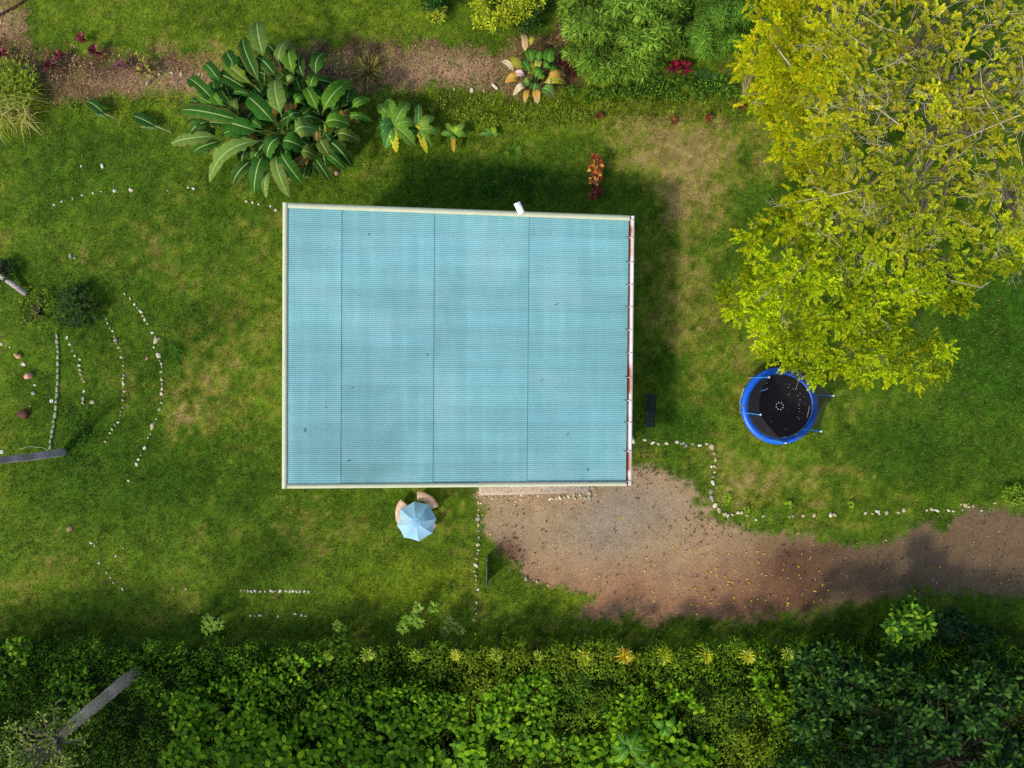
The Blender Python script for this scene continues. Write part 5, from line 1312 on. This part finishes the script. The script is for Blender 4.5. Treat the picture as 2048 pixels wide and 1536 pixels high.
def trunk_tree(label, pts, radii, rgb, crown_px=None, crown=None, name='tree'):
    """leaning trunk given by photo points with heights"""
    q = [P(*p) for p in pts]; c = q[0].copy(); c[2] = 0
    r = thing(name, label, 'tree', c)
    n = 16; t = np.linspace(0, 1, n); Q = np.array(q); s = np.linspace(0, 1, len(q))
    pt = np.stack([np.interp(t, s, Q[:, k]) for k in range(3)], 1); rr = np.interp(t, s, radii)
    pt[:, :2] += (np.stack([vnoise(t * 4, t * 0, 3), vnoise(t * 4, t * 0 + 5, 4)], 1) - .5) * .06
    mb = MB(); tube(mb, pt, rr, lin(rgb) * (.6 + .8 * vnoise(t * 40, t * 0, 9))[:, None], 12); mb.build('trunk', M_BARK, r, shade=True)
    if crown:
        m, R0, L, Wd, cols = crown; top = pt[-1]
        az = rnd(0, 6.28, m); el = rnd(-.5, 1.3, m); rad = R0 * rnd(.2, 1, m) ** .5
        cen = top + dirs(az, el) * rad[:, None] * np.array([1, 1, .55]) + [0, 0, .3]
        per = 14; N = m * per; D = dirs(rnd(0, 6.28, N), rnd(-.4, .9, N)); B = np.repeat(cen, per, 0) + D * rnd(0, .2, (N, 1))
        mb = MB(); flakes(mb, B, D, L * rnd(.7, 1.2, N), Wd * rnd(.7, 1.2, N), pick(cols, N), .2); mb.build('crown', M_LEAF, r)
        mb = MB()
        for k in range(min(30, m)):
            e = cen[k]; tube(mb, [top - [0, 0, .3], (top + e) / 2, e], [.06, .035, .012], lin((110, 100, 90)), 5, False)
        mb.build('limbs', M_BARK, r)
    return r
LG = [(104, 126, 40), (78, 106, 28), (140, 150, 66), (60, 90, 22)]
trunk_tree('tree with a thick smooth grey trunk leaning into the bottom left corner', [(298, 1326, 0), (230, 1378, 2.6), (165, 1432, 4.9), (105, 1485, 6.4)], [.28, .245, .23, .18], (170, 152, 140), None, (80, 1.6, .16, .035, LG))
trunk_tree('tree with a thin smooth grey trunk leaning out at the left edge', [(128, 904, 0), (60, 914, 1.9), (0, 920, 3.7), (-90, 932, 5.8), (-170, 945, 7.6)], [.17, .15, .14, .12, .08], (160, 148, 150), None, (36, 1.3, .16, .03, LG))
mb = MB(); bar(mb, P(52, 588, .12), P(-20, 536, .5), .22, .05, lin((164, 156, 146)))
lone(mb, 'plank', M_BARK, 'weathered grey plank propped in the grass at the left edge', 'plank')

# the large yellow tree
YPOLY = np.array([(1520, -120), (1505, 40), (1478, 110), (1484, 190), (1530, 232), (1560, 285), (1592, 345), (1560, 392), (1556, 440), (1502, 478), (1492, 520), (1482, 565), (1447, 585), (1458, 612), (1502, 640), (1520, 680), (1532, 718), (1588, 726), (1645, 752), (1700, 760), (1760, 748), (1830, 765), (1862, 760), (1895, 720), (1882, 682), (1850, 652), (1822, 665), (1796, 640), (1830, 612), (1880, 600), (1930, 608), (1930, 570), (1962, 545), (2000, 520), (2060, 540), (2200, 510), (2300, 380), (2330, 150), (2250, -120), (2100, -250), (1750, -250)], float)
def build_yellow_tree():
    base = P(1880, 230, 0)
    root = thing('yellow_tree', 'large spreading tree with feathery yellow and lime leaves and bare grey twigs', 'tree', base)
    # clump centres by dart throwing
    cl = []
    tries = inside(YPOLY, 5200)
    for q in tries:
        if all((q[0] - a[0]) ** 2 + (q[1] - a[1]) ** 2 > 32 ** 2 for a in cl): cl.append(q)
    cl = np.array(cl); n = len(cl)
    d = sdist(cl[:, 0], cl[:, 1], YPOLY)
    lump = fbm(cl[:, 0] / 90, cl[:, 1] / 90, 111, 2)
    lower = smooth(420, 640, cl[:, 1])
    zz = 4.3 - .9 * lower + (4.6 - 2.0 * lower) * np.sqrt(np.clip(d / 190, 0, 1)) + (lump - .5) * 2.4 + rnd(-.3, .3, n)
    cen = Pn(cl[:, 0], cl[:, 1], zz)
    bare = np.clip(smooth(1560, 1750, cl[:, 0]) * (1 - smooth(330, 620, cl[:, 1])) * (.25 + 1.2 * fbm(cl[:, 0] / 110, cl[:, 1] / 110, 115, 2)), 0, 1)
    # feathery sprays
    mb = MB()
    S_ = []
    for i in range(n):
        m = int(round(35 * (1 - .70 * bare[i])))
        az = rnd(0, 6.283, m); el = rnd(-.2, 1.2, m)
        D = dirs(az, el)
        outw = cen[i] - (base + [0, 0, 3.5]); outw = outw / (np.linalg.norm(outw) + 1e-6)
        D = unit(D + outw * .55)
        B = cen[i] + D * rnd(0, .42, (m, 1)) + rnd(-.15, .15, (m, 3))
        S_.append(np.c_[B, D, np.full(m, cl[i, 0]), np.full(m, cl[i, 1]), np.full(m, rnd(.55, 1.25)), np.full(m, bare[i])])
    S_ = np.concatenate(S_); N = len(S_); per = 12
    t = np.tile(np.arange(per) // 2, N) / (per / 2 - 1 + 1e-9); sgn = np.tile(np.where(np.arange(per) % 2, 1, -1), N)
    B = np.repeat(S_[:, :3], per, 0); D = np.repeat(S_[:, 3:6], per, 0); Ls = np.repeat(rnd(.22, .42, N), per)
    sd = unit(np.cross(D, [0, 0, 1.0])); pos = B + D * (Ls * (.15 + .85 * t))[:, None] - np.array([0, 0, 1.0]) * (Ls * t * t * .35)[:, None]
    ld = unit(sd * sgn[:, None] * (1.0 - .75 * t)[:, None] + D * (.5 + t)[:, None] + rnd(-.35, .35, (len(pos), 3)))
    px, py = np.repeat(S_[:, 6], per), np.repeat(S_[:, 7], per)
    up = np.clip(1 - smooth(250, 620, py) * .9, 0, 1)
    K = len(pos)
    lime = pick([(168, 192, 12), (142, 174, 10), (194, 208, 20), (108, 144, 10)], K); yel = pick([(214, 208, 12), (192, 198, 12), (226, 200, 22), (168, 182, 16), (220, 168, 24)], K, [.3, .3, .15, .2, .05])
    mixf = np.clip(up * .62 + (np.repeat(rnd(0, 1, N), per) - .5) * .7, 0, 1)
    col = mixc(lime, yel, mixf) * np.repeat(S_[:, 8], per)[:, None]
    pale = np.clip(np.repeat(S_[:, 9], per) * rnd(0, .7, K), 0, 1)
    col = mixc(col, np.broadcast_to(lin((150, 146, 60)), (K, 3)), pale)
    flakes(mb, pos, ld, rnd(.08, .135, K), rnd(.028, .046, K), col, .15)
    mb.build('crown', M_YLEAF, root)
    # trunk and limbs
    fork = base + np.array([0, 0, 2.4])
    mb = MB(); tube(mb, [base, base + [.05, .05, 1.2], fork], [.5, .38, .36], lin((120, 108, 96)), 12); mb.build('trunk', M_BARK, root)
    hubs_px = [(1560, 120), (1640, 260), (1640, 420), (1580, 580), (1640, 700), (1780, 700), (1850, 560), (1760, 380), (1760, 150), (1900, 350), (1980, 480), (2000, 180), (1900, 30), (1740, 0), (2120, 350), (2150, 80), (1950, -100)]
    hubs = []
    for hx, hy in hubs_px:
        i = np.argmin((cl[:, 0] - hx) ** 2 + (cl[:, 1] - hy) ** 2); hubs.append(cen[i] - np.array([0, 0, 2.6]))
    grey = lin((128, 116, 96))
    for h in hubs:
        mb = MB(); m = fork * .45 + h * .55; m[2] = fork[2] + (h[2] - fork[2]) * .6; m += rnd(-.4, .4, 3)
        tube(mb, [fork - [0, 0, .2], fork * .75 + h * .25 + [0, 0, .5], m, h], [.16, .08, .045, .03], grey * R.uniform(.8, 1.1), 7); mb.build('limb', M_BARK, root)
    mb = MB(); H_ = np.array(hubs)
    for i in range(n):
        h = H_[np.argmin(((H_ - cen[i]) ** 2).sum(1))]
        tube(mb, [h, h * .66 + cen[i] * .34 + rnd(-.2, .2, 3), h * .3 + cen[i] * .7 + rnd(-.15, .15, 3), cen[i]], [.026, .018, .012, .005], grey * R.uniform(.8, 1.2), 4, False)
    mb.build('branches', M_BARK, root)
    # bare twigs standing clear of the leaves
    mb = MB(); pale = lin((176, 166, 140))
    cand = np.where((bare > .25))[0]
    for k in range(520):
        i = int(R.choice(list(cand))) if k < 460 else R.randrange(n)
        o = cen[i] + rnd(-.3, .3, 3); o[2] += .1
        out = cen[i] - base; out[2] = 0; out = unit(out)
        d = unit(out * rnd(-.2, .9) + rnd(-1, 1, 3) * [1, 1, .35] + [0, 0, .25]); L = rnd(.5, 1.5)
        pts = [o, o + d * L * .35 + rnd(-.12, .12, 3), o + d * L * .7 + rnd(-.18, .18, 3), o + d * L + rnd(-.25, .25, 3)]
        tube(mb, pts, [.010, .008, .006, .003], pale * R.uniform(.75, 1.1), 4, False)
        for s in range(3):
            j = pts[1] + (pts[3] - pts[1]) * R.uniform(0, .8); dd = unit(d + rnd(-.9, .9, 3)); l2 = L * R.uniform(.2, .5)
            tube(mb, [j, j + dd * l2 * .5, j + dd * l2 + rnd(-.05, .05, 3)], [.008, .006, .003], pale * R.uniform(.75, 1.1), 3, False)
    for pts in ([(1545, 414), (1600, 402), (1660, 392), (1720, 378)], [(1500, 10), (1530, 45), (1550, 90), (1580, 130)], [(1590, 60), (1640, 100), (1690, 150), (1730, 190)], [(1700, 175), (1760, 220), (1800, 250)], [(1940, 590), (1985, 560), (1960, 575), (1900, 560)], [(1860, 300), (1920, 280), (1990, 250), (2040, 230)], [(1960, 130), (1965, 190), (1990, 230), (2010, 260)]):
        q = []
        for (x, y) in pts:
            i = np.argmin((cl[:, 0] - x) ** 2 + (cl[:, 1] - y) ** 2); q.append(P(x, y, zz[i] + .35))
        tube(mb, q, np.linspace(.008, .024, len(q)), pale, 5, False)
    mb.build('bare_twigs', M_BARK, root)
M_YLEAF = mat_col('feathery_leaf', .6, .35, 3.0, .15, 0, 0, .15)
build_yellow_tree()

def shade_tree(x, y, h, label, rad=3.6, m=260):  # unseen trees added past the bottom edge so their shade darkens the lower ground
    c = np.array([x, y, 0.0]); r = thing('added_shade_tree', label, 'tree', c, 'unseen trees added for shade')
    mb = MB(); tube(mb, [c, c + [.1, 0, h * .4], c + [0, .1, h * .8]], [.3, .22, .12], lin((120, 108, 96)), 10); mb.build('trunk', M_BARK, r)
    az = rnd(0, 6.28, m); el = rnd(-.6, 1.4, m); cen = c + [0, 0, h] + dirs(az, el) * (rad * rnd(.15, 1, m) ** .45)[:, None] * np.array([1, 1, .6])
    per = 22; N = m * per; D = dirs(rnd(0, 6.28, N), rnd(-.4, .9, N)); B = np.repeat(cen, per, 0) + D * rnd(0, .45, (N, 1))
    mb = MB(); flakes(mb, B, D, .26 * rnd(.7, 1.2, N), .07 * rnd(.7, 1.2, N), pick([(60, 98, 24), (46, 80, 18), (80, 116, 34)], N), .2); mb.build('crown', M_LEAF, r)
    mb = MB()
    for k in range(30): tube(mb, [c + [0, .05, h * R.uniform(.45, .8)], (c + [0, 0, h * .8] + cen[k]) / 2, cen[k]], [.07, .04, .012], lin((110, 100, 90)), 5, False)
    mb.build('limbs', M_BARK, r)
shade_tree(-18.5, -20.0, 8.0, 'unseen tree added for shade, second from the left of those standing below the picture edge')
shade_tree(-12.0, -20.5, 8.0, 'unseen tree added for shade, third from the left of those standing below the picture edge')
shade_tree(10.6, -20.0, 8.5, 'unseen tree added for shade, rightmost of those standing below the picture edge')
shade_tree(-24.5, -18.5, 8.0, 'unseen tree added for shade, leftmost of those standing below the picture edge')
